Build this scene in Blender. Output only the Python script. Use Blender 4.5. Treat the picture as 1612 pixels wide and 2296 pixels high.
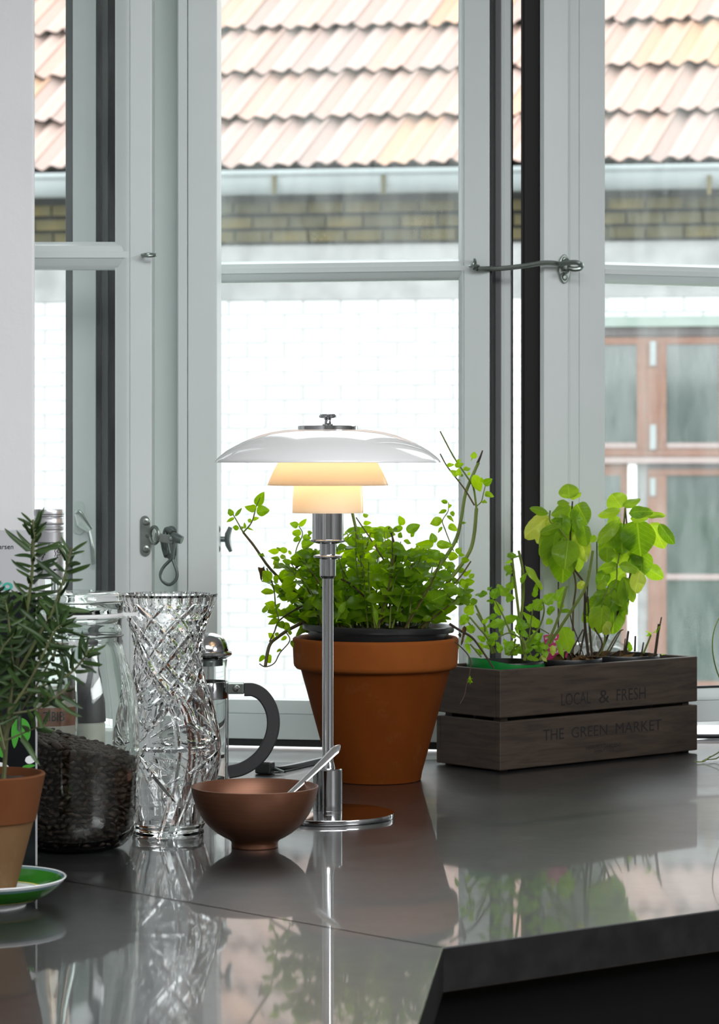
import bpy, bmesh, math, random
from mathutils import Vector, Matrix, noise

random.seed(7)
for o in list(bpy.data.objects):
    bpy.data.objects.remove(o)
SC = bpy.context.scene
COL = SC.collection
PI = math.pi

# ------------------------------------------------------------------ camera, sky, daylight, side fill
FPX, CX, HORY = 5800.0, 806.0, 1040.0      # focal length and horizon of the 1612 x 2296 photograph
EYE = 1.36                                  # camera height
TOP = 0.90                                  # worktop height
K = (EYE - TOP) * FPX
cam_data = bpy.data.cameras.new('camera')
cam_data.sensor_fit = 'HORIZONTAL'
cam_data.sensor_width = 24.0
cam_data.lens = FPX / 1612 * 24.0
cam_data.shift_y = -(1148 - HORY) / 1612
cam_data.clip_start = 0.05
cam_data.clip_end = 300
cam_data.dof.use_dof = True
cam_data.dof.focus_distance = 3.45
cam_data.dof.aperture_fstop = 12.5
cam = bpy.data.objects.new('camera', cam_data)
cam.location = (0, 0, EYE)
cam.rotation_euler = (PI / 2, 0, 0)
COL.objects.link(cam)
SC.camera = cam

world = bpy.data.worlds.new('overcast_sky')
SC.world = world
world.use_nodes = True
wn = world.node_tree
wn.nodes['Background'].inputs[0].default_value = (0.93, 0.975, 1.0, 1)
wn.nodes['Background'].inputs[1].default_value = 4.2


def area_light(name, loc, target, sx, sy, power, color=(1, 1, 1)):
    l = bpy.data.lights.new(name, 'AREA')
    l.shape = 'RECTANGLE'
    l.size, l.size_y, l.energy, l.color = sx, sy, power, color
    o = bpy.data.objects.new(name, l)
    o.location = loc
    o.rotation_euler = (Vector(target) - Vector(loc)).to_track_quat('-Z', 'Y').to_euler()
    COL.objects.link(o)
    return o


area_light('side_window_daylight', (2.36, 0.9, 2.28), (1.0, 1.3, 1.75), 1.5, 0.55, 30, (0.97, 0.985, 1))  # fill light added at the right to brighten the room side
area_light('skylight_daylight', (0.45, 0.8, 2.71), (0.45, 0.8001, 0), 2.0, 1.5, 63, (0.97, 0.985, 1))

SC.view_settings.view_transform = 'Standard'
SC.view_settings.look = 'None'
SC.view_settings.gamma = 1
SC.view_settings.use_curve_mapping = False
SC.view_settings.exposure = 0.0
SC.cycles.max_bounces = 20
SC.cycles.transmission_bounces = 18
SC.cycles.transparent_max_bounces = 16
SC.cycles.sample_clamp_indirect = 6.0


# ------------------------------------------------------------------ helpers
def P(px, py, d):
    return Vector(((px - CX) / FPX * d, d, EYE - (py - HORY) / FPX * d))


def cdep(py):
    return K / (py - HORY)


def C(px, py):
    d = cdep(py)
    return Vector(((px - CX) / FPX * d, d, TOP))


def tag(o, label=None, cat=None, group=None, kind=None):
    if label: o['label'] = label
    if cat: o['category'] = cat
    if group: o['group'] = group
    if kind: o['kind'] = kind
    return o


def thing(name, loc, label, cat, group=None, kind=None):
    o = bpy.data.objects.new(name, None)
    o.location = loc
    o.empty_display_size = 0.02
    COL.objects.link(o)
    return tag(o, label, cat, group, kind)


def woff(o):
    v = Vector((0, 0, 0))
    while o is not None:
        v += Vector(o.location)
        o = o.parent
    return v


class MB:
    """collects world-space geometry, build() links it as one mesh object"""
    def __init__(s):
        s.v, s.f, s.m = [], [], []

    def add(s, vs, fs, mi=0):
        b = len(s.v)
        s.v += [tuple(x) for x in vs]
        s.f += [tuple(i + b for i in f) for f in fs]
        s.m += [mi] * len(fs)
        return s

    def box(s, c, h, ax=None, mi=0):
        c = Vector(c)
        ax = ax or (Vector((1, 0, 0)), Vector((0, 1, 0)), Vector((0, 0, 1)))
        vs = []
        for k in (-1, 1):
            for j in (-1, 1):
                for i in (-1, 1):
                    vs.append(c + ax[0] * h[0] * i + ax[1] * h[1] * j + ax[2] * h[2] * k)
        return s.add(vs, [(0, 2, 3, 1), (4, 5, 7, 6), (0, 1, 5, 4), (2, 6, 7, 3), (0, 4, 6, 2), (1, 3, 7, 5)], mi)

    def box2(s, a, b, ax=None, o=None, mi=0):
        a, b = Vector(a), Vector(b)
        c, h = (a + b) / 2, (b - a) / 2
        if ax:
            c = (o or Vector()) + ax[0] * c.x + ax[1] * c.y + ax[2] * c.z
        return s.box(c, (abs(h.x), abs(h.y), abs(h.z)), ax, mi)

    def prism(s, poly, e0, e1, ax, o, mi=0):
        """poly in (ax0, ax1), extruded along ax2 from e0 to e1"""
        n = len(poly)
        vs = [o + ax[0] * p[0] + ax[1] * p[1] + ax[2] * e0 for p in poly] + \
             [o + ax[0] * p[0] + ax[1] * p[1] + ax[2] * e1 for p in poly]
        fs = [tuple(reversed(range(n))), tuple(range(n, 2 * n))]
        fs += [(i, (i + 1) % n, n + (i + 1) % n, n + i) for i in range(n)]
        return s.add(vs, fs, mi)

    def lathe(s, prof, o, segs=48, mi=0, axis=None, close=False, a0=0, a1=2 * PI):
        o = Vector(o)
        ax = axis or (Vector((1, 0, 0)), Vector((0, 1, 0)), Vector((0, 0, 1)))
        full = abs(a1 - a0 - 2 * PI) < 1e-6
        n = segs if full else segs + 1
        vs, idx = [], []
        for r, z in prof:
            if r < 1e-7:
                idx.append([len(vs)] * n)
                vs.append(o + ax[2] * z)
            else:
                row = []
                for i in range(n):
                    t = a0 + (a1 - a0) * i / segs
                    row.append(len(vs))
                    vs.append(o + ax[0] * r * math.cos(t) + ax[1] * r * math.sin(t) + ax[2] * z)
                idx.append(row)
        fs = []
        m = len(idx)
        for k in range(m if close else m - 1):
            A, B = idx[k], idx[(k + 1) % m]
            for i in range(segs):
                j = (i + 1) % n
                q = [A[i], A[j], B[j], B[i]]
                q2 = []
                for x in q:
                    if x not in q2: q2.append(x)
                if len(q2) > 2: fs.append(tuple(q2))
        return s.add(vs, fs, mi)

    def tube(s, pts, rad, segs=8, mi=0, closed=False, flat=1.0):
        pts = [Vector(p) for p in pts]
        n = len(pts)
        if not hasattr(rad, '__len__'): rad = [rad] * n
        vs, fs = [], []
        up = None
        for i, p in enumerate(pts):
            a = pts[(i - 1) % n] if (i > 0 or closed) else p
            b = pts[(i + 1) % n] if (i < n - 1 or closed) else p
            t = (b - a)
            t = t.normalized() if t.length > 1e-9 else Vector((0, 0, 1))
            if up is None:
                up = Vector((0, 0, 1)) if abs(t.z) < 0.9 else Vector((1, 0, 0))
            up = (up - t * up.dot(t))
            up = up.normalized() if up.length > 1e-6 else t.orthogonal().normalized()
            sd = t.cross(up)
            for k in range(segs):
                an = 2 * PI * k / segs
                vs.append(p + (sd * math.cos(an) + up * math.sin(an) * flat) * rad[i])
        for i in range(n if closed else n - 1):
            i2 = (i + 1) % n
            for k in range(segs):
                k2 = (k + 1) % segs
                fs.append((i * segs + k, i * segs + k2, i2 * segs + k2, i2 * segs + k))
        if not closed:
            fs.append(tuple(reversed(range(segs))))
            fs.append(tuple(range((n - 1) * segs, n * segs)))
        return s.add(vs, fs, mi)

    def sphere(s, c, r, seg=14, ring=9, sc=(1, 1, 1)):
        prof = []
        for i in range(ring + 1):
            t = -PI / 2 + PI * i / ring
            prof.append((max(0, r * math.cos(t)) if 0 < i < ring else 0, r * math.sin(t)))
        b = len(s.v)
        s.lathe(prof, (0, 0, 0), seg)
        c = Vector(c)
        for i in range(b, len(s.v)):
            x = s.v[i]
            s.v[i] = (c.x + x[0] * sc[0], c.y + x[1] * sc[1], c.z + x[2] * sc[2])
        return s

    def build(s, name, mat, parent=None, smooth=True, angle=35, bevel=0, bsegs=2, recalc=True, label=None):
        off = woff(parent)
        me = bpy.data.meshes.new(name)
        me.from_pydata([(x[0] - off.x, x[1] - off.y, x[2] - off.z) for x in s.v], [], s.f)
        mats = mat if isinstance(mat, (list, tuple)) else [mat]
        for m in mats: me.materials.append(m)
        if len(mats) > 1:
            me.polygons.foreach_set('material_index', s.m)
        if recalc or bevel:
            bm = bmesh.new()
            bm.from_mesh(me)
            if recalc: bmesh.ops.recalc_face_normals(bm, faces=bm.faces)
            if bevel:
                es = [e for e in bm.edges if len(e.link_faces) == 2 and e.calc_face_angle(0) > 0.6]
                bmesh.ops.bevel(bm, geom=es, offset=bevel, segments=bsegs, affect='EDGES', profile=0.5, clamp_overlap=True)
            bm.to_mesh(me)
            bm.free()
        if smooth:
            me.shade_smooth()
            me.set_sharp_from_angle(angle=math.radians(12 if bevel else angle))
        me.update()
        o = bpy.data.objects.new(name, me)
        o.parent = parent
        COL.objects.link(o)
        if label: o['label'] = label
        return o


def crv(pts, n=6):
    """Catmull-Rom through points"""
    pts = [Vector(p) for p in pts]
    if len(pts) < 3: return pts
    q = [pts[0] * 2 - pts[1]] + pts + [pts[-1] * 2 - pts[-2]]
    out = []
    for i in range(1, len(q) - 2):
        a, b, c, d = q[i - 1], q[i], q[i + 1], q[i + 2]
        for k in range(n):
            t = k / n
            out.append(0.5 * ((2 * b) + (c - a) * t + (2 * a - 5 * b + 4 * c - d) * t * t + (3 * b - a - 3 * c + d) * t ** 3))
    out.append(pts[-1])
    return out


def lerp_list(a, b, n):
    return [a + (b - a) * i / (n - 1) for i in range(n)]


TEXT = {}


def text_geo(s, offset=0.0):
    cu = bpy.data.curves.new('lettering', 'FONT')
    cu.body = s
    cu.size = 1
    cu.offset = offset
    cu.resolution_u = 3
    o = bpy.data.objects.new('lettering', cu)
    COL.objects.link(o)
    dg = bpy.context.evaluated_depsgraph_get()
    dg.update()
    me = o.evaluated_get(dg).to_mesh()
    vs = [tuple(v.co) for v in me.vertices]
    fs = [tuple(p.vertices) for p in me.polygons]
    bpy.data.objects.remove(o)
    bpy.data.curves.remove(cu)
    x0 = min(v[0] for v in vs); x1 = max(v[0] for v in vs)
    y0 = min(v[1] for v in vs); y1 = max(v[1] for v in vs)
    return [((v[0] - x0) / (x1 - x0), (v[1] - y0) / (y1 - y0)) for v in vs], fs


for key, off_ in (('LOCAL', .0), ('&', .0), ('FRESH', .0), ('THE', 0), ('GREEN', 0), ('MARKET', 0), ('HARVEST GARDENS', 0), ('DAILY LOT', 0),
                  ('Larsen', .0), ('ko', .03), ('MPORT', .01), ('d o', 0), ('age r', 0), ('gnin', 0), ('sfme', 0), ('DI ZIBIB', .0)):
    TEXT[key] = text_geo(key, off_)


def lettering(name, key, o, xd, yd, mat, parent, n=None, lift=0.0004):
    """o: lower-left corner; xd, yd: full width and height vectors"""
    vs, fs = TEXT[key]
    nn = n or Vector(xd).cross(Vector(yd)).normalized()
    m = MB().add([Vector(o) + Vector(xd) * v[0] + Vector(yd) * v[1] + nn * lift for v in vs], fs)
    return m.build(name, mat, parent, smooth=False, recalc=False)


# ------------------------------------------------------------------ materials
def new_mat(name):
    m = bpy.data.materials.new(name)
    m.use_nodes = True
    nt = m.node_tree
    return m, nt, nt.nodes['Principled BSDF'], nt.nodes['Material Output']


def N(nt, kind, **kw):
    n = nt.nodes.new(kind)
    for k, v in kw.items():
        if k.startswith('i_'):
            n.inputs[k[2:].replace('_', ' ')].default_value = v
        else:
            setattr(n, k, v)
    return n


def ramp(nt, fac, stops):
    r = nt.nodes.new('ShaderNodeValToRGB')
    el = r.color_ramp.elements
    while len(el) < len(stops): el.new(0.5)
    for e, (p, c) in zip(el, stops):
        e.position = p
        e.color = (*c, 1)
    nt.links.new(fac, r.inputs[0])
    return r.outputs[0]


def pmat(name, col, rough=0.5, metal=0.0, spec=0.5, noise_scale=0, col2=None, bump=0, bump_scale=40, coat=0, detail=4, stretch=None, lo=.35, hi=.65):
    m, nt, b, out = new_mat(name)
    b.inputs['Base Color'].default_value = (*col, 1)
    b.inputs['Roughness'].default_value = rough
    b.inputs['Metallic'].default_value = metal
    b.inputs['Specular IOR Level'].default_value = spec
    b.inputs['Coat Weight'].default_value = coat
    b.inputs['Coat Roughness'].default_value = 0.04
    if noise_scale or bump:
        tc = N(nt, 'ShaderNodeTexCoord')
        vec = tc.outputs['Object']
        if stretch:
            mp = N(nt, 'ShaderNodeMapping')
            mp.inputs['Scale'].default_value = stretch
            nt.links.new(vec, mp.inputs[0])
            vec = mp.outputs[0]
    if noise_scale:
        no = N(nt, 'ShaderNodeTexNoise', i_Scale=noise_scale, i_Detail=detail, i_Roughness=0.6)
        nt.links.new(vec, no.inputs['Vector'])
        nt.links.new(ramp(nt, no.outputs[0], [(lo, col), (hi, col2 or col)]), b.inputs['Base Color'])
    if bump:
        nb = N(nt, 'ShaderNodeTexNoise', i_Scale=bump_scale, i_Detail=5)
        nt.links.new(vec, nb.inputs['Vector'])
        bp = N(nt, 'ShaderNodeBump', i_Strength=bump, i_Distance=0.002)
        nt.links.new(nb.outputs[0], bp.inputs['Height'])
        nt.links.new(bp.outputs[0], b.inputs['Normal'])
    return m


def leaf_mat(name, c_dark, c_light, trans=0.55, tcol=None, gloss=0.35, veins=True):
    m, nt, b, out = new_mat(name)
    oi = N(nt, 'ShaderNodeObjectInfo')
    tc = N(nt, 'ShaderNodeTexCoord')
    no = N(nt, 'ShaderNodeTexNoise', i_Scale=6.0, i_Detail=3)
    nt.links.new(tc.outputs['Object'], no.inputs['Vector'])
    ad = N(nt, 'ShaderNodeMath', operation='ADD')
    mu = N(nt, 'ShaderNodeMath', operation='MULTIPLY')
    mu.inputs[1].default_value = 0.35
    nt.links.new(no.outputs[0], mu.inputs[0])
    mu2 = N(nt, 'ShaderNodeMath', operation='MULTIPLY')
    mu2.inputs[1].default_value = 0.8
    nt.links.new(oi.outputs['Random'], mu2.inputs[0])
    nt.links.new(mu.outputs[0], ad.inputs[0])
    nt.links.new(mu2.outputs[0], ad.inputs[1])
    colr = ramp(nt, ad.outputs[0], [(0.1, c_dark), (0.95, c_light)])
    if veins:
        sp = N(nt, 'ShaderNodeSeparateXYZ')
        nt.links.new(tc.outputs['Object'], sp.inputs[0])
        ab = N(nt, 'ShaderNodeMath', operation='ABSOLUTE')
        nt.links.new(sp.outputs[0], ab.inputs[0])
        # side veins: stripes of y - 0.6|x|
        m3 = N(nt, 'ShaderNodeMath', operation='MULTIPLY_ADD')
        m3.inputs[1].default_value = -0.6
        nt.links.new(ab.outputs[0], m3.inputs[0])
        nt.links.new(sp.outputs[1], m3.inputs[2])
        m4 = N(nt, 'ShaderNodeMath', operation='MULTIPLY')
        m4.inputs[1].default_value = 45.0
        nt.links.new(m3.outputs[0], m4.inputs[0])
        sn = N(nt, 'ShaderNodeMath', operation='SINE')
        nt.links.new(m4.outputs[0], sn.inputs[0])
        gt = N(nt, 'ShaderNodeMapRange')
        gt.inputs['From Min'].default_value = 0.8
        gt.inputs['From Max'].default_value = 1.0
        gt.inputs['To Max'].default_value = 0.14
        nt.links.new(sn.outputs[0], gt.inputs['Value'])
        mr = N(nt, 'ShaderNodeMapRange')
        mr.inputs['From Min'].default_value = 0.03
        mr.inputs['From Max'].default_value = 0.012
        mr.inputs['To Max'].default_value = 0.35
        nt.links.new(ab.outputs[0], mr.inputs['Value'])
        mx = N(nt, 'ShaderNodeMath', operation='MAXIMUM')
        nt.links.new(gt.outputs[0], mx.inputs[0])
        nt.links.new(mr.outputs[0], mx.inputs[1])
        mix = N(nt, 'ShaderNodeMix', data_type='RGBA')
        nt.links.new(mx.outputs[0], mix.inputs['Factor'])
        nt.links.new(colr, mix.inputs['A'])
        mix.inputs['B'].default_value = (min(1, c_light[0] * 1.5), min(1, c_light[1] * 1.35), min(1, c_light[2] * 1.5), 1)
        colr = mix.outputs['Result']
        bp = N(nt, 'ShaderNodeBump', i_Strength=0.35, i_Distance=0.02)
        nt.links.new(mx.outputs[0], bp.inputs['Height'])
        nt.links.new(bp.outputs[0], b.inputs['Normal'])
    nt.links.new(colr, b.inputs['Base Color'])
    b.inputs['Roughness'].default_value = gloss
    b.inputs['Specular IOR Level'].default_value = 0.35
    tr = N(nt, 'ShaderNodeBsdfTranslucent')
    hs = N(nt, 'ShaderNodeHueSaturation')
    hs.inputs['Value'].default_value = 2.0
    hs.inputs['Hue'].default_value = 0.487
    hs.inputs['Saturation'].default_value = 1.05
    nt.links.new(colr, hs.inputs['Color'])
    nt.links.new(hs.outputs[0], tr.inputs[0])
    ms = N(nt, 'ShaderNodeMixShader')
    ms.inputs[0].default_value = trans
    nt.links.new(b.outputs[0], ms.inputs[1])
    nt.links.new(tr.outputs[0], ms.inputs[2])
    nt.links.new(ms.outputs[0], out.inputs[0])
    return m


def glass_mat(name, col=(1, 1, 1), rough=0.0, ior=1.5):
    m, nt, b, out = new_mat(name)
    g = N(nt, 'ShaderNodeBsdfGlass')
    g.inputs[0].default_value = (*col, 1)
    g.inputs['Roughness'].default_value = rough
    g.inputs['IOR'].default_value = ior
    nt.links.new(g.outputs[0], out.inputs[0])
    return m


def pane_mat(name, dirt=0.05, tint=(0.97, 0.985, 0.98)):
    m, nt, b, out = new_mat(name)
    t = N(nt, 'ShaderNodeBsdfTransparent')
    t.inputs[0].default_value = (*tint, 1)
    g = N(nt, 'ShaderNodeBsdfGlossy')
    g.inputs['Roughness'].default_value = 0.0
    fr = N(nt, 'ShaderNodeFresnel')
    fr.inputs[0].default_value = 1.45
    m1 = N(nt, 'ShaderNodeMixShader')
    nt.links.new(fr.outputs[0], m1.inputs[0])
    nt.links.new(t.outputs[0], m1.inputs[1])
    nt.links.new(g.outputs[0], m1.inputs[2])
    tc = N(nt, 'ShaderNodeTexCoord')
    mp = N(nt, 'ShaderNodeMapping')
    mp.inputs['Scale'].default_value = (9, 9, 2.2)
    nt.links.new(tc.outputs['Object'], mp.inputs[0])
    n1 = N(nt, 'ShaderNodeTexNoise', i_Scale=3.0, i_Detail=3, i_Roughness=0.6)
    nt.links.new(mp.outputs[0], n1.inputs['Vector'])
    n2 = N(nt, 'ShaderNodeTexVoronoi', i_Scale=95.0)
    nt.links.new(tc.outputs['Object'], n2.inputs['Vector'])
    r1 = N(nt, 'ShaderNodeMapRange')
    r1.inputs['From Min'].default_value = 0.35
    r1.inputs['From Max'].default_value = 0.75
    r1.inputs['To Min'].default_value = dirt * 0.35
    r1.inputs['To Max'].default_value = dirt * 1.6
    nt.links.new(n1.outputs[0], r1.inputs['Value'])
    r2 = N(nt, 'ShaderNodeMapRange')
    r2.inputs['From Min'].default_value = 0.16
    r2.inputs['From Max'].default_value = 0.06
    r2.inputs['To Max'].default_value = dirt * 0.6
    nt.links.new(n2.outputs[0], r2.inputs['Value'])
    a = N(nt, 'ShaderNodeMath', operation='ADD')
    nt.links.new(r1.outputs[0], a.inputs[0])
    nt.links.new(r2.outputs[0], a.inputs[1])
    df = N(nt, 'ShaderNodeBsdfDiffuse')
    df.inputs[0].default_value = (0.75, 0.8, 0.78, 1)
    tl = N(nt, 'ShaderNodeBsdfTranslucent')
    tl.inputs[0].default_value = (0.75, 0.8, 0.78, 1)
    md = N(nt, 'ShaderNodeMixShader')
    nt.links.new(df.outputs[0], md.inputs[1])
    nt.links.new(tl.outputs[0], md.inputs[2])
    m2 = N(nt, 'ShaderNodeMixShader')
    nt.links.new(a.outputs[0], m2.inputs[0])
    nt.links.new(m1.outputs[0], m2.inputs[1])
    nt.links.new(md.outputs[0], m2.inputs[2])
    nt.links.new(m2.outputs[0], out.inputs[0])
    return m


def opal_mat(name, col, trans, rough=0.08):
    m, nt, b, out = new_mat(name)
    b.inputs['Base Color'].default_value = (*col, 1)
    b.inputs['Roughness'].default_value = rough
    b.inputs['Specular IOR Level'].default_value = 0.7
    t = N(nt, 'ShaderNodeBsdfTranslucent')
    t.inputs[0].default_value = (*col, 1)
    ms = N(nt, 'ShaderNodeMixShader')
    ms.inputs[0].default_value = trans
    nt.links.new(b.outputs[0], ms.inputs[1])
    nt.links.new(t.outputs[0], ms.inputs[2])
    nt.links.new(ms.outputs[0], out.inputs[0])
    return m


def rand_mat(name, c0, c1, rough=0.8, c2=None, ns=8, amt=0.35, spec=0.3):
    """colour varies from object to object"""
    m, nt, b, out = new_mat(name)
    oi = N(nt, 'ShaderNodeObjectInfo')
    tc = N(nt, 'ShaderNodeTexCoord')
    no = N(nt, 'ShaderNodeTexNoise', i_Scale=ns, i_Detail=5)
    nt.links.new(tc.outputs['Object'], no.inputs['Vector'])
    mu = N(nt, 'ShaderNodeMath', operation='MULTIPLY_ADD')
    mu.inputs[1].default_value = amt
    nt.links.new(no.outputs[0], mu.inputs[0])
    m2 = N(nt, 'ShaderNodeMath', operation='MULTIPLY')
    m2.inputs[1].default_value = 1 - amt
    nt.links.new(oi.outputs['Random'], m2.inputs[0])
    nt.links.new(m2.outputs[0], mu.inputs[2])
    st = [(0.08, c0), (0.6, c1)] + ([(0.92, c2)] if c2 else [])
    nt.links.new(ramp(nt, mu.outputs[0], st), b.inputs['Base Color'])
    b.inputs['Roughness'].default_value = rough
    b.inputs['Specular IOR Level'].default_value = spec
    return m


M = {}
M['paint'] = pmat('window_paint', (0.66, 0.71, 0.70), 0.35, noise_scale=3, col2=(0.70, 0.745, 0.74), bump=0.05, bump_scale=60)
M['paint_green'] = pmat('reveal_paint', (0.55, 0.63, 0.59), 0.45, noise_scale=4, col2=(0.6, 0.67, 0.635))
M['alu'] = pmat('grey_aluminium', (0.13, 0.135, 0.14), 0.45, 0.3)
M['gasket'] = pmat('black_rubber', (0.012, 0.012, 0.012), 0.45)
M['brown_dark'] = pmat('dark_brown_paint', (0.004, 0.0025, 0.002), 0.8, spec=0.04)
M['plaster'] = pmat('white_plaster', (0.83, 0.83, 0.84), 0.9, noise_scale=5, col2=(0.86, 0.86, 0.865), bump=0.35, bump_scale=55)
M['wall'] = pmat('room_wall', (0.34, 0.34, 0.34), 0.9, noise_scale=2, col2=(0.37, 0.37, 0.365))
M['ceil'] = pmat('ceiling_white', (0.7, 0.7, 0.7), 0.9, noise_scale=2, col2=(0.72, 0.72, 0.72))
M['floor'] = pmat('oak_floor', (0.10, 0.065, 0.04), 0.5, noise_scale=5, col2=(0.14, 0.09, 0.05), stretch=(1, 8, 1))
M['pane'] = pane_mat('window_glass', 0.05)
M['pane_dirty'] = pane_mat('dirty_window_glass', 0.15)
M['steel'] = pmat('galvanised_steel', (0.34, 0.37, 0.35), 0.32, 1.0, noise_scale=30, col2=(0.22, 0.26, 0.23))
M['steel_dark'] = pmat('dark_zinc', (0.16, 0.19, 0.18), 0.4, 0.8)
M['chrome'] = pmat('chrome', (0.56, 0.56, 0.57), 0.11, 1.0)
M['silver'] = pmat('spoon_steel', (0.85, 0.85, 0.86), 0.16, 1.0)
M['alu_cap'] = pmat('brushed_cap', (0.62, 0.62, 0.64), 0.35, 0.9)
M['black'] = pmat('black_plastic', (0.014, 0.014, 0.015), 0.35)
M['black_soft'] = pmat('handle_plastic', (0.03, 0.03, 0.032), 0.55)
M['cabinet'] = pmat('black_cabinet', (0.005, 0.005, 0.0055), 0.7, spec=0.1)
M['white'] = pmat('white_gloss', (0.88, 0.89, 0.89), 0.3)
M['print_black'] = pmat('black_print', (0.01, 0.01, 0.01), 0.8)
M['crystal'] = glass_mat('crystal_glass', (1, 1, 1), 0.0, 1.54)
M['jar'] = glass_mat('jar_glass', (0.98, 1.0, 0.988), 0.0, 1.48)
M['clear'] = glass_mat('clear_glass', (0.99, 1, 0.995), 0.0, 1.46)
M['soil'] = pmat('potting_soil', (0.012, 0.008, 0.005), 0.95, noise_scale=60, col2=(0.05, 0.03, 0.018), bump=1.0, bump_scale=90)
M['mint'] = leaf_mat('mint_leaf', (0.10, 0.22, 0.008), (0.27, 0.44, 0.02), 0.6)
M['herb'] = leaf_mat('young_herb_leaf', (0.12, 0.27, 0.012), (0.26, 0.46, 0.03), 0.5)
M['basil'] = leaf_mat('basil_leaf', (0.10, 0.22, 0.012), (0.28, 0.42, 0.035), 0.55, gloss=0.3)
M['basil_pale'] = leaf_mat('basil_yellow_leaf', (0.33, 0.42, 0.05), (0.5, 0.55, 0.10), 0.5, gloss=0.3)
M['rosemary'] = leaf_mat('rosemary_needle', (0.014, 0.036, 0.011), (0.05, 0.095, 0.022), 0.2, gloss=0.45, veins=False)
M['dead'] = rand_mat('dry_leaf', (0.02, 0.014, 0.008), (0.10, 0.055, 0.02), 0.8, (0.17, 0.10, 0.04))
M['stem'] = pmat('green_stem', (0.16, 0.22, 0.03), 0.5, noise_scale=12, col2=(0.10, 0.13, 0.02))
M['stem_brown'] = pmat('brown_stem', (0.11, 0.075, 0.025), 0.6, noise_scale=14, col2=(0.075, 0.06, 0.02))
M['twig'] = pmat('dark_twig', (0.03, 0.02, 0.013), 0.8, noise_scale=20, col2=(0.055, 0.035, 0.02))
M['rose_stem'] = pmat('rosemary_stem', (0.10, 0.12, 0.035), 0.7, noise_scale=14, col2=(0.07, 0.06, 0.03))


def terracotta(name, c0, c1, chalk, zscale, chalk_amt=0.5):
    m, nt, b, out = new_mat(name)
    tc = N(nt, 'ShaderNodeTexCoord')
    n1 = N(nt, 'ShaderNodeTexNoise', i_Scale=9.0, i_Detail=6, i_Roughness=0.6)
    nt.links.new(tc.outputs['Object'], n1.inputs['Vector'])
    base = ramp(nt, n1.outputs[0], [(0.35, c0), (0.7, c1)])
    n2 = N(nt, 'ShaderNodeTexNoise', i_Scale=14.0, i_Detail=8, i_Roughness=0.75)
    mp = N(nt, 'ShaderNodeMapping')
    mp.inputs['Scale'].default_value = (1, 1, zscale)
    nt.links.new(tc.outputs['Object'], mp.inputs[0])
    nt.links.new(mp.outputs[0], n2.inputs['Vector'])
    fac = N(nt, 'ShaderNodeMapRange')
    fac.inputs['From Min'].default_value = 0.58
    fac.inputs['From Max'].default_value = 0.78
    fac.inputs['To Max'].default_value = chalk_amt
    nt.links.new(n2.outputs[0], fac.inputs['Value'])
    mix = N(nt, 'ShaderNodeMix', data_type='RGBA')
    nt.links.new(fac.outputs[0], mix.inputs['Factor'])
    nt.links.new(base, mix.inputs['A'])
    mix.inputs['B'].default_value = (*chalk, 1)
    nt.links.new(mix.outputs['Result'], b.inputs['Base Color'])
    b.inputs['Roughness'].default_value = 0.8
    b.inputs['Specular IOR Level'].default_value = 0.12
    nb = N(nt, 'ShaderNodeTexNoise', i_Scale=180.0, i_Detail=3)
    nt.links.new(tc.outputs['Object'], nb.inputs['Vector'])
    bp = N(nt, 'ShaderNodeBump', i_Strength=0.15, i_Distance=0.001)
    nt.links.new(nb.outputs[0], bp.inputs['Height'])
    nt.links.new(bp.outputs[0], b.inputs['Normal'])
    return m


M['terra'] = terracotta('terracotta', (0.135, 0.030, 0.0015), (0.105, 0.023, 0.001), (0.26, 0.14, 0.07), 1.0, 0.25)  # planter clay darkened for the shade on its inward-sloping body
M['terra_top'] = terracotta('terracotta_upper', (0.25, 0.07, 0.012), (0.21, 0.055, 0.009), (0.36, 0.22, 0.13), 1.0, 0.5)  # same clay for the rim, lightened for the light it catches
M['terra_pale'] = terracotta('chalky_terracotta', (0.130, 0.065, 0.028), (0.149, 0.090, 0.043), (0.198, 0.155, 0.105), 0.6, 0.7)
M['terra_rim'] = terracotta('terracotta_rim', (0.118, 0.037, 0.012), (0.136, 0.056, 0.024), (0.186, 0.130, 0.087), 0.6, 0.4)


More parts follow.
